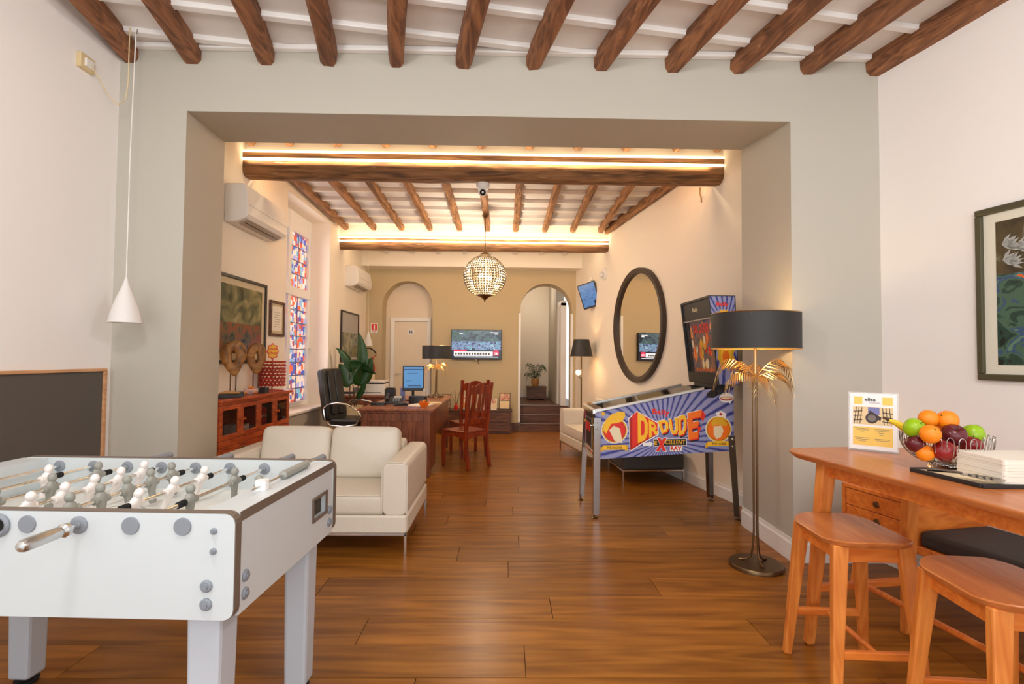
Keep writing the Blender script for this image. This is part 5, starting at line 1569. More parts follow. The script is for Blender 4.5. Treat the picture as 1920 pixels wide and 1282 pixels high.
for k in range(n):
    y0, y1 = CY0 + dw * k + .004, CY0 + dw * (k + 1) - .004
    b = MB(); b.box(CX1 - .024, CX1, y0, y0 + .04, .638, .925); b.box(CX1 - .024, CX1, y1 - .04, y1, .638, .925); b.box(CX1 - .024, CX1, y0 + .04, y1 - .04, .638, .68); b.box(CX1 - .024, CX1, y0 + .04, y1 - .04, .885, .925)
    d_ = b.build('glass_door', 'cabinet_wood', t, smooth=0, bevel=0.003)
    b = MB(); b.box(CX1 - .016, CX1 - .012, y0 + .038, y1 - .038, .676, .889); b.build('pane', 'cabinet_glass', d_, smooth=0)
    b = MB(); ky = y1 - .02 if k % 2 == 0 else y0 + .02
    b.lathe([(.006, 0), (.006, .012), (.014, .018), (.013, .028), (.001, .031)], (CX1, ky, .79), 12, (1, 0, 0)); b.build('knob', 'cabinet_wood', d_)
    b = MB(); b.box(CX1 - .024, CX1, y0, y1, .093, .582); d2 = b.build('door', 'cabinet_wood', t, smooth=0, bevel=0.003)
    b = MB()
    for (a0, a1, c0, c1) in ((y0 + .03, y1 - .03, .53, .545), (y0 + .03, y1 - .03, .13, .145), (y0 + .03, y0 + .045, .145, .53), (y1 - .045, y1 - .03, .145, .53), ((y0 + y1) / 2 - .006, (y0 + y1) / 2 + .006, .145, .53)):
        b.box(CX1, CX1 + .007, a0, a1, c0, c1)
    b.build('moulding', 'cabinet_wood', d2, smooth=0)
    b = MB(); b.lathe([(.006, 0), (.006, .012), (.012, .018), (.011, .026), (.001, .028)], (CX1, ky, .55), 12, (1, 0, 0)); b.build('knob', 'brass', d2)
# things behind the glass
for k, (y, h, m_, nm, lb) in enumerate(((5.05, .16, 'red_paint', 'folder', 'upright red folder behind the third glass door'), (5.095, .17, 'print_dark_red', 'folder', 'dark red folder behind the third glass door'), (5.14, .155, 'red_paint', 'folder', 'red folder leaning rightmost behind the third glass door'))):
    b = MB(); b.box(-2.50, -2.32, y - .018, y + .018, .68, .68 + h); o = thing(nm, lb, 'folder', (0, 0, 0)); b.build('cover', m_, o, smooth=0, bevel=0.003)
    b = MB(); b.cyl((-2.3195, y, .68 + h * .5), (-2.3185, y, .68 + h * .5), .012, n=12); b.build('label', 'paper', o)
b = MB(); b.box(-2.50, -2.325, 5.03, 5.17, .622, .676); o = b.build('green_box', 'field_line', smooth=0, bevel=0.003); tag(o, 'flat grey green box under the red folders in the cabinet', 'box')
b = MB(); b.box(-2.50, -2.33, 4.71, 4.83, .6215, .72); o = b.build('paper_stack', 'paper', smooth=0, bevel=0.002); tag(o, 'white paper block behind the second glass door', 'paper')
b = MB(); b.rbox(-2.50, -2.33, 5.37, 5.52, .6215, .84, .03, 3, 'y'); o = b.build('black_case', 'black_plastic', smooth=30); tag(o, 'black case behind the rightmost glass door of the cabinet', 'case')
# ---- things on the cabinet
CT = .981
def wood_head(label, x, y, h, w_, sc, rz):
    t = thing('wood_sculpture', label, 'sculpture', (x, y, CT), rz, 'teak slice sculptures on the cabinet')
    b = MB(); b.box(-.07, .07, -.085, .085, 0, .035); b.build('base', 'black_plastic', t, smooth=0, bevel=0.004)
    b = MB(); b.cyl((0, -.022, .03), (0, -.022, .21), .005, n=8); b.cyl((0, .022, .03), (0, .022, .21), .005, n=8); b.build('rods', 'bronze', t)
    b = MB(); n1, n2 = 36, 12
    rings = []
    random.seed(int(h * 1000))
    ph = [random.uniform(0, 6) for _ in range(4)]
    for i in range(n1):
        a = 2 * PI * i / n1
        ca, sa = math.cos(a), math.sin(a)
        wob = 1 + .05 * math.sin(2 * a + ph[0]) + .05 * math.sin(3 * a + ph[1]) + .02 * math.sin(5 * a + ph[2])
        ro = Vector((0, ca * w_ * wob * (1 - .38 * max(0, -sa)) * (1 + .05 * max(0, sa)), sa * h * wob))
        ri = Vector((0, ca * w_ * .15, sa * h * .36 + h * .08))
        mid, hf = (ro + ri) / 2, (ro - ri) / 2
        rings.append([mid + hf * math.copysign(abs(math.cos(2 * PI * k / n2)) ** .3, math.cos(2 * PI * k / n2)) + Vector((.05 * math.copysign(abs(math.sin(2 * PI * k / n2)) ** .35, math.sin(2 * PI * k / n2)), 0, 0)) for k in range(n2)])
    b.M = Matrix.Translation((0, 0, .19 + h))
    b.loft(rings, False, True); b.M = None
    b.build('wood_slice', 'teak', t, smooth=60)
wood_head('larger teak slice sculpture on rods, nearest the dividing wall', -2.405, 4.67, .15, .108, 1, -1.15)
wood_head('smaller teak slice sculpture on rods, beside the candy dish', -2.41, 5.10, .145, .092, 1, -1.0)
t = thing('ornament', 'dark striped ornament on the front corner of the cabinet', 'ornament', (-2.345, 4.50, CT), -.9)
b = MB(); b.box(-.05, .05, -.10, .10, 0, .03); b.build('plinth', 'black_plastic', t, smooth=0, bevel=0.003)
b = MB(); b.tube([(0.01, -.08, .038), (.0, -.03, .044), (.01, .03, .042), (0, .08, .038)], [.006, .012, .012, .006], 8); b.build('figure', 'pot_terracotta', t)
t = thing('candy_dish', 'clear dish of red and orange candy on the cabinet', 'dish', (-2.36, 4.89, CT))
b = MB(); b.lathe([(.04, 0), (.07, .03), (.075, .055), (.072, .055), (.066, .03), (.036, .005)], n=24); b.build('dish', 'acrylic', t)
b = MB()
random.seed(5)
for k in range(36):
    a, r_ = random.uniform(0, 6.28), random.uniform(0, .055); b.ball((r_ * math.cos(a), r_ * math.sin(a), .02 + random.uniform(0, .055) * (1 - r_ / .08)), .014, 7)
o = b.build('candies', 'candy_print', t); o['kind'] = 'stuff'
b = MB(); b.box(-.03, .03, -.04, .04, 0, .055); o = b.build('small_box', 'black_plastic', smooth=0, bevel=0.004, loc=(-2.315, 5.08, CT)); tag(o, 'small black box between the sculpture and the lollipop stand', 'box')
t = thing('lollipop_stand', 'red lollipop display stand with a flower shaped sign on the cabinet', 'display stand', (-2.42, 5.485, CT))
b = MB(); b.lathe([(.001, 0), (.12, 0), (.12, .008), (.03, .018), (.001, .018)], n=28); b.build('base', 'red_paint', t)
b = MB(); b.cyl((0, 0, .01), (0, 0, .34), .008, n=8)
for k in range(8):
    z = .05 + .034 * k
    b.tube([(.10 * math.cos(2 * PI * i / 20), .10 * math.sin(2 * PI * i / 20), z) for i in range(20)], .0022, 5, True)
    b.cyl((-.10, 0, z), (.10, 0, z), .002, n=5); b.cyl((0, -.10, z), (0, .10, z), .002, n=5)
b.build('rack', 'red_paint', t)
pl = Plane((-.0, .0, .34), (.80, .60, 0), (0, 0, 1), t); pl.o = Vector((-.055, -.041, .335)); 
fl_ = lambda r: [((.068 + .82 * r * (1 + .10 * math.cos(8 * a)) * math.cos(a)), (.07 + 1.22 * r * (1 + .10 * math.cos(8 * a)) * math.sin(a))) for a in [2 * PI * i / 64 for i in range(64)]]
b = MB(); b.prism([pl.P(u_, v_, 0) for u_, v_ in fl_(.066)], pl.n * -.006); sg = b.build('sign', 'print_red', t, smooth=0)
for s in (0,):
    pl.poly('sign_face', 'print_yellow', [fl_(.056)], .001, sg)
    pl.text('lettering', 'Chupa', 'print_red', (.026, .110, .078, .112), .002, sg, bold=.03, shear=0.004); pl.text('lettering', 'Chups', 'print_red', (.026, .110, .034, .068), .002, sg, bold=.03, shear=0.004)
lm = MB(); lm.ball((0, 0, 0), .0145, 9); lm.cyl((0, 0, 0), (-.035, 0, -.01), .0018, n=5)
first = None
for k in range(8):
    for i in range(18):
        a = 2 * PI * (i + .5 * (k % 2)) / 18
        if first is None:
            o = first = lm.build('lollipop', 'lolly_print')
            for m_ in ('print_red', 'print_orange', 'print_cream', 'print_dark_red'):
                mm = MATS[m_]
        else:
            o = first.copy(); C.objects.link(o)
        o.location = Vector((-2.42 + .118 * math.cos(a), 5.485 + .118 * math.sin(a), CT + .058 + .034 * k)); o.rotation_euler = (0, 0, a)
        tag(o, 'red and orange wrapped lollipop on the red display stand', 'lollipop', 'lollipops on the display stand')

# ================================================================== PENDANT, CAMERA
t = thing('globe_chandelier', 'large crystal bead globe chandelier hanging in the middle of the rear room', 'chandelier', (-.27, 7.1, 2.455))
R_ = .285
b = MB(); b.lathe([(.004, .50), (.010, .38), (.028, .335), (.075, .295), (.078, .285), (.02, .29)], n=24); b.build('top_cap', 'bronze', t)
b = MB(); b.lathe([(.12, -.262), (.09, -.272), (.06, -.288), (.03, -.31), (.012, -.325), (.008, -.345), (.001, -.36)], n=24); b.build('bottom_finial', 'bronze', t)
bead = bpy.data.meshes.new('bead')
mb = MB(); mb.ball((0, 0, 0), .0165, 6, (1, 1, 1), 4)
first = mb.build('bead', 'crystal', t, smooth=0)
n_b = 0
sing, rest = [], MB()
rows = 20
for k in range(rows):
    f = math.radians(-64 + 138 * k / (rows - 1))
    m_ = 44
    for i in range(m_):
        a = 2 * PI * i / m_
        p = Vector((R_ * math.cos(f) * math.cos(a), R_ * math.cos(f) * math.sin(a), R_ * math.sin(f)))
        sing.append((p, max(.3, math.cos(f))))
sing.sort(key=lambda p: p[0].y)
for i, (p, sc_) in enumerate(sing):
    if i < 298:
        o = first if i == 0 else first.copy()
        if i: C.objects.link(o)
        o.location = p
        o.scale = (sc_, sc_, max(.75, sc_))
    else:
        rest.ball(p, .0145 * sc_, 6, (1, 1, 1), 4)
o = rest.build('beads', 'crystal', t, smooth=0); o['kind'] = 'stuff'
b = MB()
for k in range(12):
    a = 2 * PI * k / 12
    b.tube([(R_ * math.cos(f) * math.cos(a) * .985, R_ * math.cos(f) * math.sin(a) * .985, R_ * math.sin(f) * .985) for f in [math.radians(-66 + 142 * q / 12) for q in range(13)]], .0025, 5)
b.build('wire_cage', 'brass', t)
b = MB(); b.ball((0, 0, .0), .035, 12); b.ball((.06, .02, -.02), .03, 12); b.ball((-.05, -.04, .0), .03, 12); b.build('bulb', 'bulb', t)
zt = zc(7.1) - .115
b = MB(); pts = [(0, 0, .50)] + [(0, 0, .50 + (zt - 2.455 - .50) * q / 5) for q in range(1, 6)]; b.tube(pts, .005, 6); b.build('chain', 'bronze', t)
b = MB(); b.lathe([(.001, -.05), (.02, -.045), (.045, -.02), (.05, 0), (.001, .0)], (0, 0, zt - 2.455), 18); b.build('ceiling_hook', 'bronze', t)
t = thing('security_camera', 'white dome security camera under the front lit beam', 'camera', (-.225, 5.17, 3.088))
b = MB(); b.lathe([(.001, 0), (.066, 0), (.068, -.02), (.06, -.05), (.05, -.06), (.001, -.06)], n=28); b.build('mount', 'white_plastic', t)
b = MB(); b.ball((0, -.01, -.085), .05, 20); b.build('dome', 'white_plastic', t)
b = MB(); b.lathe([(.028, 0), (.03, .004), (.022, .010), (.001, .006)], (0, -.045, -.105), 18, (0, -.86, -.4)); b.build('lens', 'dark_hole', t)

# ================================================================== DESK AND SEATS
DY0, DY1, DX0, DX1 = 5.86, 7.85, -1.62, -.80
t = thing('desk', 'large reddish brown wooden reception desk with panelled end', 'desk', (0, 0, 0))
b = MB(); b.box(DX0 - .01, DX1 + .02, DY0 - .03, DY1 + .02, .735, .762); b.build('desktop', 'desk_top_wood', t, smooth=0, bevel=0.006)
b = MB(); b.box(DX0 + .01, DX1, DY0 - .012, DY1, .71, .735); b.build('moulding', 'desk_wood', t, smooth=0, bevel=0.004)
b = MB(); b.box(DX0 + .03, DX1 - .02, DY0 + .01, DY0 + .05, .0, .71); b.box(DX0 + .03, DX1 - .02, DY0 + .45, DY0 + .49, .06, .71); b.box(DX1 - .06, DX1 - .02, DY0 + .05, DY0 + .45, .06, .71); b.box(DX0 + .03, DX0 + .07, DY0 + .05, DY0 + .45, .06, .71)
b.build('pedestal', 'desk_wood', t, smooth=0)
b = MB()
for (x0, x1, z0, z1) in ((DX0 + .03, DX0 + .10, 0, .71), (DX1 - .09, DX1 - .02, 0, .71), (DX0 + .10, DX1 - .09, .62, .71), (DX0 + .10, DX1 - .09, 0, .10)):
    b.box(x0, x1, DY0 - .004, DY0 + .012, z0, z1)
b.build('end_frame', 'desk_wood', t, smooth=0, bevel=0.004)
for k in range(5):
    x0 = DX0 + .105 + k * .126
    b = MB(); b.box(x0, x0 + .122, DY0 + .004, DY0 + .012, .10, .62); b.build('panel', 'desk_wood', t, smooth=0, bevel=0.003)
b = MB(); b.box(DX1 - .05, DX1 - .02, DY0 + .5, DY1 - .08, .42, .71); b.build('modesty_panel', 'desk_wood', t, smooth=0)
b = MB(); b.box(DX1 - .08, DX1 - .02, DY1 - .09, DY1 - .03, 0, .71); b.build('leg', 'desk_wood', t, smooth=0, bevel=0.004)
b = MB(); b.box(DX0 + .03, DX0 + .09, DY1 - .09, DY1 - .03, 0, .71); b.build('leg', 'desk_wood', t, smooth=0, bevel=0.004)
DT = .763
FR2 = [(0.0, 1.1, .6, .85, .4), (-0.5, .95, .3, .7, .4), (3.1, 1.05, .5, .8, .4), (3.6, .9, .3, .7, .4), (1.5, .8, .5, .7, .36), (-1.5, .7, .3, .7, .4)]
palm_lamp('desk_lamp', 'brass palm desk lamp with black drum shade at the far end of the desk', 'table lamp', (-.98, 7.58, DT), .75, .115, .205, .555, .745, .42, .21, 3, FR2, .0055, .05)
t = thing('desk_monitor', 'black computer monitor with a blue page on the desk', 'monitor', (-1.20, 6.95, DT), .22)
b = MB(); b.box(-.14, .14, -.015, .02, .13, .46); b.build('casing', 'black_plastic', t, smooth=0, bevel=0.006)
b = MB(); b.box(-.125, .125, -.017, -.015, .17, .445); s_ = b.build('screen', 'screen_blue', t, smooth=0)
pl = Plane((-.125, -.017, .17), (1, 0, 0), (0, 0, 1), s_)
pl.poly('page_header', 'screen_line', [[(0, .235), (.25, .235), (.25, .25), (0, .25)], [(.04, .19), (.18, .19), (.18, .196), (.04, .196)], [(.03, .09), (.10, .09), (.10, .095), (.03, .095)], [(.05, .02), (.22, .02), (.22, .035), (.05, .035)]], .0008)
b = MB(); b.tube([(0, .02, .25), (0, .06, .2), (0, .05, .02)], .018, 8); b.lathe([(.001, 0), (.11, 0), (.11, .012), (.03, .02), (.001, .02)], (0, .03, 0), 24); b.build('stand', 'black_plastic', t)
t = thing('desk_phone', 'black desk telephone with its handset on the desk', 'telephone', (-1.36, 6.50, DT), .15)
b = MB(); b.prism([(-.11, -.10, 0), (-.11, .10, 0), (-.11, .10, .085), (-.11, -.10, .02)], (.22, 0, 0)); bo = b.build('body', 'black_plastic', t, smooth=0, bevel=0.005)
b = MB(); b.tube([(-.075, -.10, .05), (-.08, -.03, .075), (-.08, .05, .10), (-.075, .11, .105)], [.024, .017, .017, .024], 10); b.build('handset', 'black_plastic', t)
b = MB()
for i in range(3):
    for j in range(4):
        x, y = -.01 + .03 * i, -.07 + .025 * j; b.box(x, x + .02, y, y + .015, .022 + (y + .1) * .325, .034 + (y + .1) * .325)
b.build('keypad', 'foos_grey', bo, smooth=0)
b = MB(); b.prism([(.0, .03, .062), (.09, .03, .062), (.09, .09, .084), (.0, .09, .084)], (0, 0, .004)); b.build('display', 'field_line', bo, smooth=0)
t = thing('telephone_receiver', 'black cordless receiver lying flat at the edge of the desk', 'telephone', (-1.20, 6.13, DT), .4)
b = MB(); b.tube([(-.085, 0, .02), (-.05, 0, .026), (.0, 0, .024), (.05, .0, .026), (.085, .0, .02)], [.016, .02, .016, .02, .014], 10); b.build('body', 'black_plastic', t)
b = MB(); b.box(-.03, .03, -.012, .012, .040, .043); b.build('keypad', 'foos_grey', t, smooth=0)
b = MB(); b.box(-.065, .065, -.06, .06, 0, .16); b.box(-.055, .055, -.05, .05, .16, .175); o = b.build('card_terminal', 'black_plastic', smooth=0, bevel=0.008, loc=(-1.48, 6.85, DT)); tag(o, 'black box standing behind the desk telephone', 'box')
b = MB(); b.rbox(-.09, .09, -.05, .05, 0, .03, .02, 3, 'z'); o = b.build('keyboard', 'black_plastic', smooth=30, loc=(-1.50, 6.28, DT)); tag(o, 'low black keyboard left of the telephone on the desk', 'keyboard')
b = MB(); b.box(-.03, .03, -.008, .008, 0, .17); o = b.build('purple_card', 'print_lavender', smooth=0, loc=(-1.335, 6.93, DT)); tag(o, 'small purple card beside the computer monitor', 'card')
b = MB(); b.rbox(-.11, .11, -.08, .08, 0, .085, .03, 3, 'z'); o = b.build('black_tray', 'black_plastic', smooth=30, loc=(-1.08, 6.62, DT)); tag(o, 'low black pen tray in front of the monitor', 'tray')
b = MB(); b.box(-.12, .12, -.16, .16, 0, .008); o = b.build('paper_sheets', 'paper', smooth=0, loc=(-1.0, 6.28, DT)); o.rotation_euler = (0, 0, -.35); tag(o, 'cream paper sheets lying on the front of the desk', 'paper')
b = MB(); b.box(-.09, .09, -.12, .12, 0, .005); o = b.build('leaflet', 'sign_stone', smooth=0, loc=(-.88, 6.62, DT)); o.rotation_euler = (0, 0, .2); tag(o, 'tan leaflet lying near the right edge of the desk', 'leaflet')
t = thing('star_bowl', 'star shaped bowl of orange candy at the corner of the desk', 'bowl', (-.93, 6.10, DT))
def star3(r0, r1, z): return [Vector(((r0 if i % 2 == 0 else r1) * math.cos(PI * i / 5), (r0 if i % 2 == 0 else r1) * math.sin(PI * i / 5), z)) for i in range(10)]
b = MB(); b.loft([star3(.035, .028, 0), star3(.07, .042, .05), star3(.066, .038, .05), star3(.03, .024, .008)]); b.build('bowl', 'print_orange', t, smooth=0)
b = MB()
random.seed(9)
for k in range(22):
    a, r_ = random.uniform(0, 6.28), random.uniform(0, .04); b.ball((r_ * math.cos(a), r_ * math.sin(a), .045 + random.uniform(0, .03)), .011, 6)
o = b.build('candies', 'candy_print', t); o['kind'] = 'stuff'
t = thing('desk_sign', 'slim white stand at the right of the computer monitor', 'stand', (-1.03, 6.78, DT))
b = MB(); b.lathe([(.03, 0), (.03, .006), (.006, .01), (.006, .14), (.001, .14)], n=14); b.build('stem', 'white_plastic', t)
b = MB(); b.box(-.012, .012, -.006, .006, .13, .17); b.build('clip', 'white_plastic', t, smooth=0)

# ---- dining chairs in front of the desk
t = ch = thing('wooden_chair', 'nearer dark red wooden chair with slatted back at the desk', 'chair', (-.47, 6.52, 0), math.atan2(.67, -.74) - PI / 2, 'wooden chairs at the desk')
# local: faces +y; back at -y
b = MB(); b.hull8([(-.19, -.19, .425), (.19, -.19, .425), (.215, .22, .425), (-.215, .22, .425)], [(-.19, -.19, .452), (.19, -.19, .452), (.215, .22, .452), (-.215, .22, .452)]); b.build('seat', 'cherry', t, smooth=0, bevel=0.008)
for s in (-1, 1):
    b = MB(); b.bar((s * .19, .19, .43), (s * .185, .19, 0), .045, .045, .034, .034); b.build('leg', 'cherry', t, smooth=0, bevel=0.005)
    b = MB()
    q = [(s * .18, -.245, 0), (s * .175, -.20, .25), (s * .175, -.195, .46), (s * .18, -.225, .75), (s * .185, -.265, 1.04)]
    for p0, p1 in zip(q, q[1:]):
        b.bar(p0, p1, .042, .038)
    b.build('leg', 'cherry', t, smooth=0, bevel=0.004)
b = MB()
for (xa, ya, xb_, yb_) in ((-.18, -.195, .18, -.195), (-.195, .20, .195, .20), (-.18, -.18, -.195, .19), (.18, -.18, .195, .19)):
    n_ = 8; P0, P1 = Vector((xa, ya, 0)), Vector((xb_, yb_, 0)); tt = (P1 - P0).normalized(); nn = Vector((tt.y, -tt.x, 0)) * .011
    arc = [(q / n_, .335 + .05 * math.sin(PI * q / n_) ** .6) for q in range(n_ + 1)]
    for (qa, za), (qb, zb_) in zip(arc, arc[1:]):
        A_, B_ = P0.lerp(P1, qa), P0.lerp(P1, qb)
        b.hull8([A_ - nn + Vector((0, 0, za)), B_ - nn + Vector((0, 0, zb_)), B_ + nn + Vector((0, 0, zb_)), A_ + nn + Vector((0, 0, za))], [A_ - nn + Vector((0, 0, .428)), B_ - nn + Vector((0, 0, .428)), B_ + nn + Vector((0, 0, .428)), A_ + nn + Vector((0, 0, .428))])
b.build('apron', 'cherry', t, smooth=0)
b = MB()
prof = [(-.165, .0), (-.13, .02), (-.10, .008), (-.06, .035), (0, .045), (.06, .035), (.10, .008), (.13, .02), (.165, .0)]
for (x0, h0), (x1, h1) in zip(prof, prof[1:]):
    b.hull8([(x0, -.262, .90), (x1, -.262, .90), (x1, -.242, .90), (x0, -.242, .90)], [(x0, -.275, .985 + h0), (x1, -.275, .985 + h1), (x1, -.255, .985 + h1), (x0, -.255, .985 + h0)])
b.build('top_rail', 'cherry', t, smooth=0)
b = MB(); b.hull8([(-.165, -.212, .54), (.165, -.212, .54), (.165, -.190, .54), (-.165, -.190, .54)], [(-.165, -.222, .60), (.165, -.222, .60), (.165, -.200, .60), (-.165, -.200, .60)]); b.build('lower_rail', 'cherry', t, smooth=0, bevel=0.003)
for x, w_ in ((-.12, .022), (-.07, .022), (0, .05), (.07, .022), (.12, .022)):
    b = MB(); 
    if w_ > .03:
        b.bar((x, -.208, .595), (x, -.225, .70), .06, .012, .034, .012); b.bar((x, -.225, .70), (x, -.235, .76), .034, .012, .06, .012); b.bar((x, -.235, .76), (x, -.254, .91), .06, .012, .03, .012)
    else:
        b.bar((x, -.208, .595), (x, -.254, .91), w_, .012)
    b.build('back_slat', 'cherry', t, smooth=0)
dup(ch, (-.489, 7.29, 0), math.atan2(.91, -.41) - PI / 2, 'farther dark red wooden chair, half behind the nearer one', 'wooden chairs at the desk')

# ---- office chair
t = thing('office_chair', 'black leather office chair with chrome arms behind the desk', 'chair', (-2.02, 7.0, 0), -.25)
# local: faces +x
b = MB(); b.rbox(-.22, .26, -.24, .24, .44, .53, .08, 4, 'z'); b.build('seat', 'black_leather', t, bevel=0.03, seg=3)
b = MB(); Mt = Matrix.Translation((-.25, 0, .52)) @ Matrix.Rotation(-.16, 4, 'Y'); b.M = Mt; b.rbox(-.05, .05, -.23, .23, -.03, .66, .06, 4, 'x'); b.M = None; b.build('backrest', 'black_leather', t, bevel=0.025, seg=3)
for y in (-.08, .08):
    b = MB(); b.M = Mt; b.rbox(.045, .075, y - .07, y + .07, .04, .62, .03, 3, 'x'); b.M = None; b.build('back_padding', 'black_leather', t, bevel=0.012)
for s in (-1, 1):
    b = MB(); b.tube([(-.26, s * .26, .66), (-.18, s * .28, .72), (-.05, s * .285, .745), (.10, s * .285, .725), (.24, s * .28, .65), (.29, s * .275, .58), (.22, s * .27, .47), (.05, s * .265, .44), (-.15, s * .26, .45), (-.23, s * .258, .50), (-.26, s * .26, .66)], .012, 8)
    b.build('armrest', 'chrome', t)
b = MB(); b.cyl((0, 0, .10), (0, 0, .44), .03, n=12); b.box(-.12, .12, -.1, .1, .40, .44); b.build('column', 'black_plastic', t)
for k in range(5):
    a = 2 * PI * k / 5 + .3
    q = Vector((math.cos(a), math.sin(a), 0))
    b = MB(); b.bar(q * .02 + Vector((0, 0, .12)), q * .29 + Vector((0, 0, .075)), .05, .035, .035, .025); l_ = b.build('foot_arm', 'dark_wood', t, smooth=0, bevel=0.005)
    b = MB(); n_ = Vector((-q.y, q.x, 0)); b.cyl(q * .29 + n_ * .02 + Vector((0, 0, .028)), q * .29 - n_ * .02 + Vector((0, 0, .028)), .028, n=14); b.cyl(q * .29 + Vector((0, 0, .03)), q * .29 + Vector((0, 0, .075)), .008, n=8); b.build('caster', 'black_rubber', l_)

# ---- side table with printer
t = thing('side_table', 'brown wooden side table under the printer', 'table', (0, 0, 0))
b = MB(); b.box(-2.51, -1.76, 8.05, 8.55, .715, .745); b.build('tabletop', 'desk_top_wood', t, smooth=0, bevel=0.005)
b = MB(); b.box(-2.49, -1.78, 8.08, 8.52, .40, .715); b.build('drawer_case', 'desk_wood', t, smooth=0)
for x0, x1 in ((-2.47, -2.14), (-2.13, -1.80)):
    b = MB(); b.box(x0, x1, 8.065, 8.08, .45, .69); d_ = b.build('drawer', 'desk_wood', t, smooth=0, bevel=0.003)
    b = MB(); b.lathe([(.006, 0), (.006, .01), (.014, .016), (.001, .024)], ((x0 + x1) / 2, 8.065, .57), 12, (0, -1, 0)); b.build('knob', 'brass', d_)
for x in (-2.46, -1.81):
    for y in (8.11, 8.49):
        b = MB(); b.box(x - .025, x + .025, y - .025, y + .025, 0, .40); b.build('leg', 'desk_wood', t, smooth=0, bevel=0.003)
t = thing('printer', 'white office printer on the side table', 'printer', (-2.03, 8.30, .746))
b = MB(); b.rbox(-.18, .18, -.19, .19, 0, .17, .03, 3, 'z'); b.build('body', 'white_plastic', t, bevel=0.006)
b = MB(); b.box(-.165, .165, -.18, .18, .17, .19); b.build('output_slot', 'black_plastic', t, smooth=0)
b = MB(); b.rbox(-.18, .18, -.19, .19, .19, .225, .03, 3, 'z'); b.build('scanner_lid', 'white_plastic', t, bevel=0.008)
b = MB(); b.box(-.13, .13, -.1925, -.189, .035, .045); b.build('paper_slot', 'dark_hole', t, smooth=0)
b = MB(); b.box(-.17, -.06, -.194, -.188, .03, .05); b.build('buttons', 'foos_grey', t, smooth=0)
t = thing('tablet_stand', 'grey tablet leaning beside the printer', 'tablet', (-2.30, 8.22, .746), .1)
b = MB(); b.prism([(-.07, 0, 0), (-.07, .012, 0), (-.07, .05, .115), (-.07, .038, .115)], (.14, 0, 0)); b.build('casing', 'white_plastic', t, smooth=0, bevel=0.003)
b = MB(); b.prism([(-.06, .004, .014), (-.06, .006, .014), (-.06, .036, .106), (-.06, .034, .106)], (.12, 0, 0)); b.build('screen', 'foos_grey', t, smooth=0)
t = thing('paper_tray', 'black and white paper tray at the left end of the side table', 'tray', (-2.40, 8.12, .746))
b = MB(); b.box(-.10, .10, -.06, .06, 0, .02); b.build('tray', 'white_plastic', t, smooth=0, bevel=0.003)
b = MB(); b.box(-.095, .09, -.055, .055, .02, .05); b.build('papers', 'black_plastic', t, smooth=0, bevel=0.003)

# ---- bird of paradise plant
def big_leaf(b, p0, azim, elev, L_, W_, bend, roll=0.0):
    d = Vector((math.cos(azim) * math.cos(elev), math.sin(azim) * math.cos(elev), math.sin(elev)))
    sd = Vector((-math.sin(azim), math.cos(azim), 0)); up = d.cross(sd) * -1
    sd, up = sd * math.cos(roll) + up * math.sin(roll), up * math.cos(roll) - sd * math.sin(roll)
    n = 12; rows = []
    p = Vector(p0); dd = d.copy()
    for i in range(n + 1):
        q = i / n
        w_ = W_ * math.sin(PI * min(1, .06 + q * .94) ** .75) ** .8 * .5 if q < 1 else .001
        nrm = dd.cross(sd)
        rows.append([p + sd * w_ * s + nrm * (abs(s) ** 1.2) * w_ * -.35 for s in (-1, -.5, 0, .5, 1)])
        dd = (dd + Vector((0, 0, -1)) * bend / n).normalized(); p = p + dd * L_ / n
    vs = [v for r in rows for v in r]
    b.add(vs, [(i * 5 + j, i * 5 + j + 1, i * 5 + j + 6, i * 5 + j + 5) for i in range(n) for j in range(4)])
t = thing('potted_plant', 'tall broad leaved plant in a cream floor pot behind the office chair', 'plant', (-2.22, 7.70, .62))
b = MB(); b.lathe([(.001, -.62), (.11, -.62), (.15, -.02), (.155, .0), (.14, .0), (.13, -.04), (.001, -.04)], n=24); b.build('pot', 'pot_cream', t)
b = MB(); b.cyl((0, 0, -.05), (0, 0, -.035), .13, n=18); b.build('soil', 'soil', t)
for (a, top, az, el, L_, W_, bd, rl) in ((.3, (.10, .0, .46), 2.2, 1.50, .62, .30, .5, 1.35), (1.2, (-.02, .02, .50), 3.6, 1.35, .44, .15, 1.6, 1.2), (2.5, (-.04, -.05, .60), -.1, .35, .46, .22, 1.3, 1.0), (3.6, (-.02, -.05, .30), 2.6, 1.0, .40, .30, .3, 1.3), (4.6, (.08, -.04, .30), .3, 1.25, .46, .28, .6, 1.2), (5.4, (.09, -.06, .12), .3, 1.15, .28, .10, .2, 1.2)):
    q = Vector((math.cos(a) * .05, math.sin(a) * .05, -.04)); tp = Vector(top)
    b = MB(); b.tube([q, q.lerp(tp, .5) + Vector((0, 0, .03)), tp], [.009, .007, .005], 6); s_ = b.build('stem', 'stalk', t)
    b = MB(); big_leaf(b, tp, az, el, L_, W_, bd, rl); b.build('leaf', 'leaf_dark', t, smooth=60, solid=0.002)

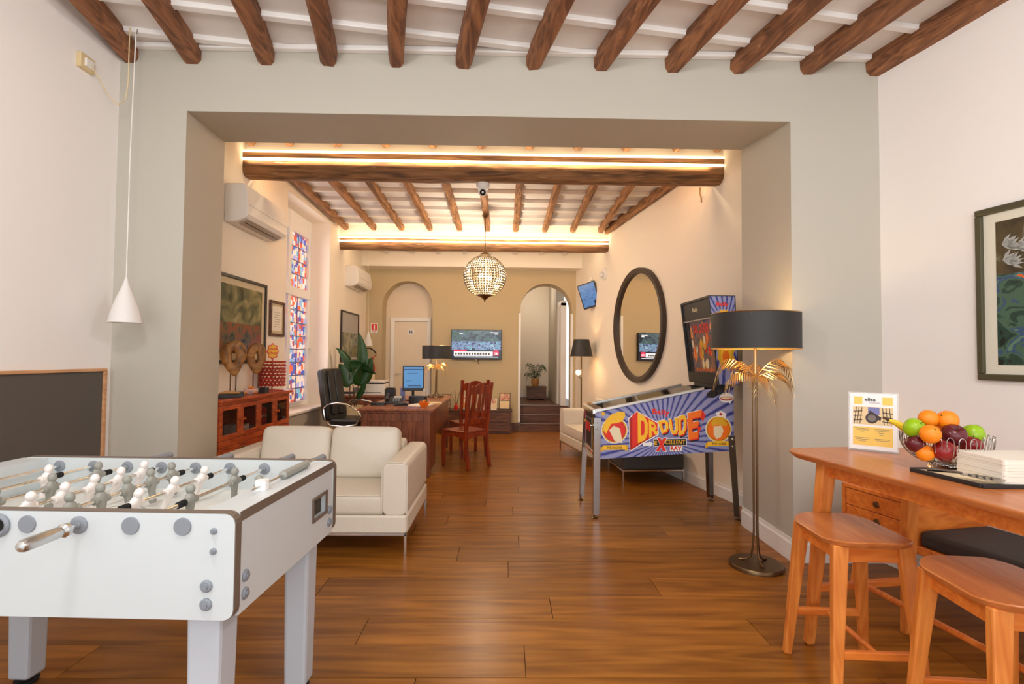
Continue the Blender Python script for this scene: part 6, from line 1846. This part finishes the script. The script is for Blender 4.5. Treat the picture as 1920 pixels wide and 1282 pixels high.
# ================================================================== END WALL
t = thing('television', 'wall television showing a news programme on the end wall', 'television', (-.505, YE - .05, 1.582))
b = MB(); b.box(-.46, .46, -.03, .03, -.27, .27); b.build('casing', 'black_plastic', t, smooth=0, bevel=0.004)
b = MB(); b.box(-.45, .45, -.032, -.03, -.085, .26); s_ = b.build('screen', 'screen_picture', t, smooth=0)
b = MB(); b.box(-.45, .45, -.032, -.03, -.26, -.085); b.build('screen', 'screen_dark', t, smooth=0)
pl = Plane((0, -.032, 0), (1, 0, 0), (0, 0, 1), s_)
pl.poly('picture_crowd', 'screen_crowd', [[(-.45, -.10), (.45, -.10), (.45, .06), (-.45, .06)]], .0008)
pl.poly('ticker_red', 'screen_red', [[(-.41, -.125), (-.18, -.125), (-.18, -.095), (-.41, -.095)], [(.31, -.20), (.41, -.20), (.41, -.105), (.31, -.105)]], .0012)
pl.poly('ticker', 'screen_white', [[(-.41, -.21), (.30, -.21), (.30, -.13), (-.41, -.13)], [(-.40, -.235), (.40, -.235), (.40, -.225), (-.40, -.225)], [(.26, .215), (.40, .215), (.40, .225), (.26, .225)], [(.33, .185), (.40, .185), (.40, .20), (.33, .20)], [(-.31, .185), (-.25, .185), (-.25, .20), (-.31, .20)]], .0012)
pl.text('channel_lettering', 'CNN', 'screen_white', (.325, .398, -.185, -.145), .002, bold=.02)
pl.poly('headline', 'sign_grey', [[(-.39 + .05 * k, -.19), (-.352 + .05 * k, -.19), (-.352 + .05 * k, -.15), (-.39 + .05 * k, -.15)] for k in range(13)], .0018)
b = MB(); b.box(-.02, .02, -.02, .0, -.30, -.27); b.tube([(.03, .03, -.27), (.035, .04, -.33), (.04, .045, -.36)], .006, 6); b.build('cable', 'bronze', t)
t = thing('fire_sign', 'small red and white fire extinguisher sign on the end wall', 'sign', (-2.39, YE - .004, 1.87))
b = MB(); b.box(-.065, .065, 0, .004, -.09, .09); b.build('plate', 'print_white', t, smooth=0)
b = MB(); b.box(-.05, .05, -.001, 0, -.04, .075); pn = b.build('red_field', 'print_red', t, smooth=0)
b = MB(); b.rbox(-.014, .014, -.002, -.001, -.03, .045, .008, 3, 'y'); b.box(-.01, .01, -.002, -.001, .045, .062); b.build('pictogram', 'print_white', pn, smooth=0)
b = MB(); b.box(-.045, .045, -.001, 0, -.062, -.055); b.box(-.03, .03, -.001, 0, -.075, -.068); b.build('caption', 'print_dark_red', t, smooth=0)
t = thing('fire_extinguisher', 'red fire extinguisher with a black hose hanging on the end wall', 'fire extinguisher', (-2.42, YE - .10, .80))
b = MB(); b.lathe([(.001, 0), (.07, 0), (.078, .02), (.078, .36), (.06, .42), (.025, .44), (.02, .47), (.001, .47)], n=24); b.build('cylinder', 'red_paint', t)
b = MB(); b.lathe([(.0795, .10), (.0795, .24)], n=24, caps=False); b.build('label', 'print_cream', t)
b = MB(); b.bar((0, 0, .47), (.05, 0, .51), .02, .03); b.bar((0, 0, .49), (.10, -.0, .58), .02, .012); b.build('valve', 'red_paint', t, smooth=0)
b = MB(); b.tube([(-.02, 0, .47), (-.09, 0, .50), (-.13, -.01, .58), (-.10, -.01, .68), (-.02, -.01, .70), (.05, -.01, .66), (.10, -.01, .60)], .012, 8); b.build('hose', 'black_rubber', t)
b = MB(); b.box(-.03, .03, .08, .10, .2, .4); b.build('bracket', 'steel', t, smooth=0)
t = thing('pendant_lamp', 'white cone pendant lamp at the far left corner of the rear room', 'pendant lamp', (-2.42, 9.3, 0))
b = MB(); b.lathe([(.006, 1.80), (.018, 1.755), (.05, 1.66), (.072, 1.58), (.08, 1.53), (.076, 1.53), (.065, 1.58), (.042, 1.66), (.012, 1.75)], n=28); b.build('shade', 'lamp_white', t)
b = MB(); b.tube([(0, 0, 1.795), (0, -.05, 2.4), (0, -.12, zc(9.2) - .02)], .0035, 6); b.build('cord', 'white_plastic', t)
# ---- low chest with leaflets
t = thing('low_chest', 'low dark wooden chest of drawers under the television', 'chest', (0, 0, 0))
BX0, BX1, BY0, BY1, BT = -1.12, .145, 9.17, 9.55, .42
b = MB(); b.box(BX0, BX1, BY0, BY1, .03, BT - .025); b.box(BX0 + .02, BX1 - .02, BY0 + .02, BY1, 0, .03); b.build('carcass', 'dark_wood', t, smooth=0)
b = MB(); b.box(BX0 - .01, BX1 + .01, BY0 - .015, BY1, BT - .025, BT); b.build('chest_top', 'dark_wood', t, smooth=0, bevel=0.004)
for x0, x1 in ((BX0 + .02, BX0 + .42), (BX0 + .44, BX1 - .44), (BX1 - .42, BX1 - .03)):
    for z0, z1 in ((.05, .20), (.215, .375)):
        b = MB(); b.box(x0, x1, BY0 - .012, BY0, z0, z1); d_ = b.build('drawer', 'dark_wood', t, smooth=0, bevel=0.004)
        b = MB(); b.box((x0 + x1) / 2 - .04, (x0 + x1) / 2 + .04, BY0 - .018, BY0 - .012, (z0 + z1) / 2 - .006, (z0 + z1) / 2 + .006); b.build('handle', 'bronze', d_, smooth=0)
def upright(name, label, cat, x, w_, h, m, face, y=9.28, lean=.16, grp=None):
    t = thing(name, label, cat, (x, y, BT), random.uniform(-.15, .15), grp)
    b = MB(); b.M = Matrix.Rotation(-lean, 4, 'X'); b.box(-w_ / 2, w_ / 2, 0, .012, .002, h); b.M = None; b.build('stand', m, t, smooth=0)
    b = MB(); b.M = Matrix.Rotation(-lean, 4, 'X'); b.box(-w_ / 2 + .012, w_ / 2 - .012, -.001, 0, .02, h * .52); b.M = None; b.build('printed_card', face, t, smooth=0)
    b = MB(); b.M = Matrix.Rotation(-lean, 4, 'X'); b.box(-w_ / 2 + .012, w_ / 2 - .012, -.001, 0, h * .56, h - .012); b.M = None; b.build('printed_card', 'brochure_print', t, smooth=0)
    b = MB(); b.box(-w_ / 2 + .01, w_ / 2 - .01, .02, .09, 0, .006); b.build('foot', m, t, smooth=0)
random.seed(12)
upright('leaflet_holder', 'dark leaflet holder at the left end of the low chest', 'leaflet holder', -1.02, .15, .27, 'sign_brown', 'brochure_print')
upright('leaflet', 'small white and red leaflet behind the reed sticks on the low chest', 'leaflet', -.70, .09, .24, 'paper', 'candy_print')
upright('leaflet', 'narrow leaflet just right of the chairs on the low chest', 'leaflet', -.31, .09, .22, 'paper', 'brochure_print')
upright('leaflet', 'cream leaflet standing before the black box on the low chest', 'leaflet', -.17, .10, .20, 'paper', 'sign_stone', y=9.24)
upright('leaflet_holder', 'black framed leaflet holder at the right end of the low chest', 'leaflet holder', .02, .20, .30, 'sign_brown', 'sign_stone')
t = thing('reed_diffuser', 'red reed diffuser with dark sticks on the low chest', 'diffuser', (-.84, 9.27, BT))
b = MB(); b.lathe([(.001, 0), (.035, 0), (.04, .02), (.036, .07), (.015, .09), (.015, .11), (.001, .11)], n=18); b.build('bottle', 'red_paint', t)
for k in range(6):
    a = -2.6 + k * .9
    b = MB(); b.cyl((0, 0, .06), (.11 * math.cos(a), .06 * math.sin(a), .33), .003, n=5); b.build('reed', 'bronze', t)
# ---- chest with palm in the corridor
t = thing('wooden_chest', 'dark wooden chest on the landing under the potted palm', 'chest', (.73, 11.62, .4255))
b = MB(); b.box(-.21, .21, -.16, .16, .02, .25); b.build('carcass', 'dark_wood', t, smooth=0, bevel=0.004)
b = MB(); b.box(-.22, .22, -.17, .17, .25, .29); b.build('lid', 'dark_wood', t, smooth=0, bevel=0.006)
for x in (-.19, .19):
    b = MB(); b.box(x - .02, x + .02, -.15, .15, 0, .02); b.build('foot', 'dark_wood', t, smooth=0)
t = thing('potted_palm', 'small palm in a tan pot on the corridor chest', 'plant', (.70, 11.6, .716))
b = MB(); b.lathe([(.001, 0), (.06, 0), (.085, .06), (.088, .13), (.075, .18), (.07, .18), (.078, .13), (.001, .12)], n=24); b.build('pot', 'pot_terracotta', t)
b = MB(); b.cyl((0, 0, .13), (0, 0, .15), .07, n=16); b.build('soil', 'soil', t)
random.seed(21)
for k in range(11):
    a = 2 * PI * k / 11 + random.uniform(-.2, .2)
    b = MB(); frond(b, (0, 0, .15), a, random.uniform(.26, .34), random.uniform(.18, .42), random.uniform(.05, .22), .11, 10); b.build('palm_leaf', 'leaf_palm', t, smooth=0)
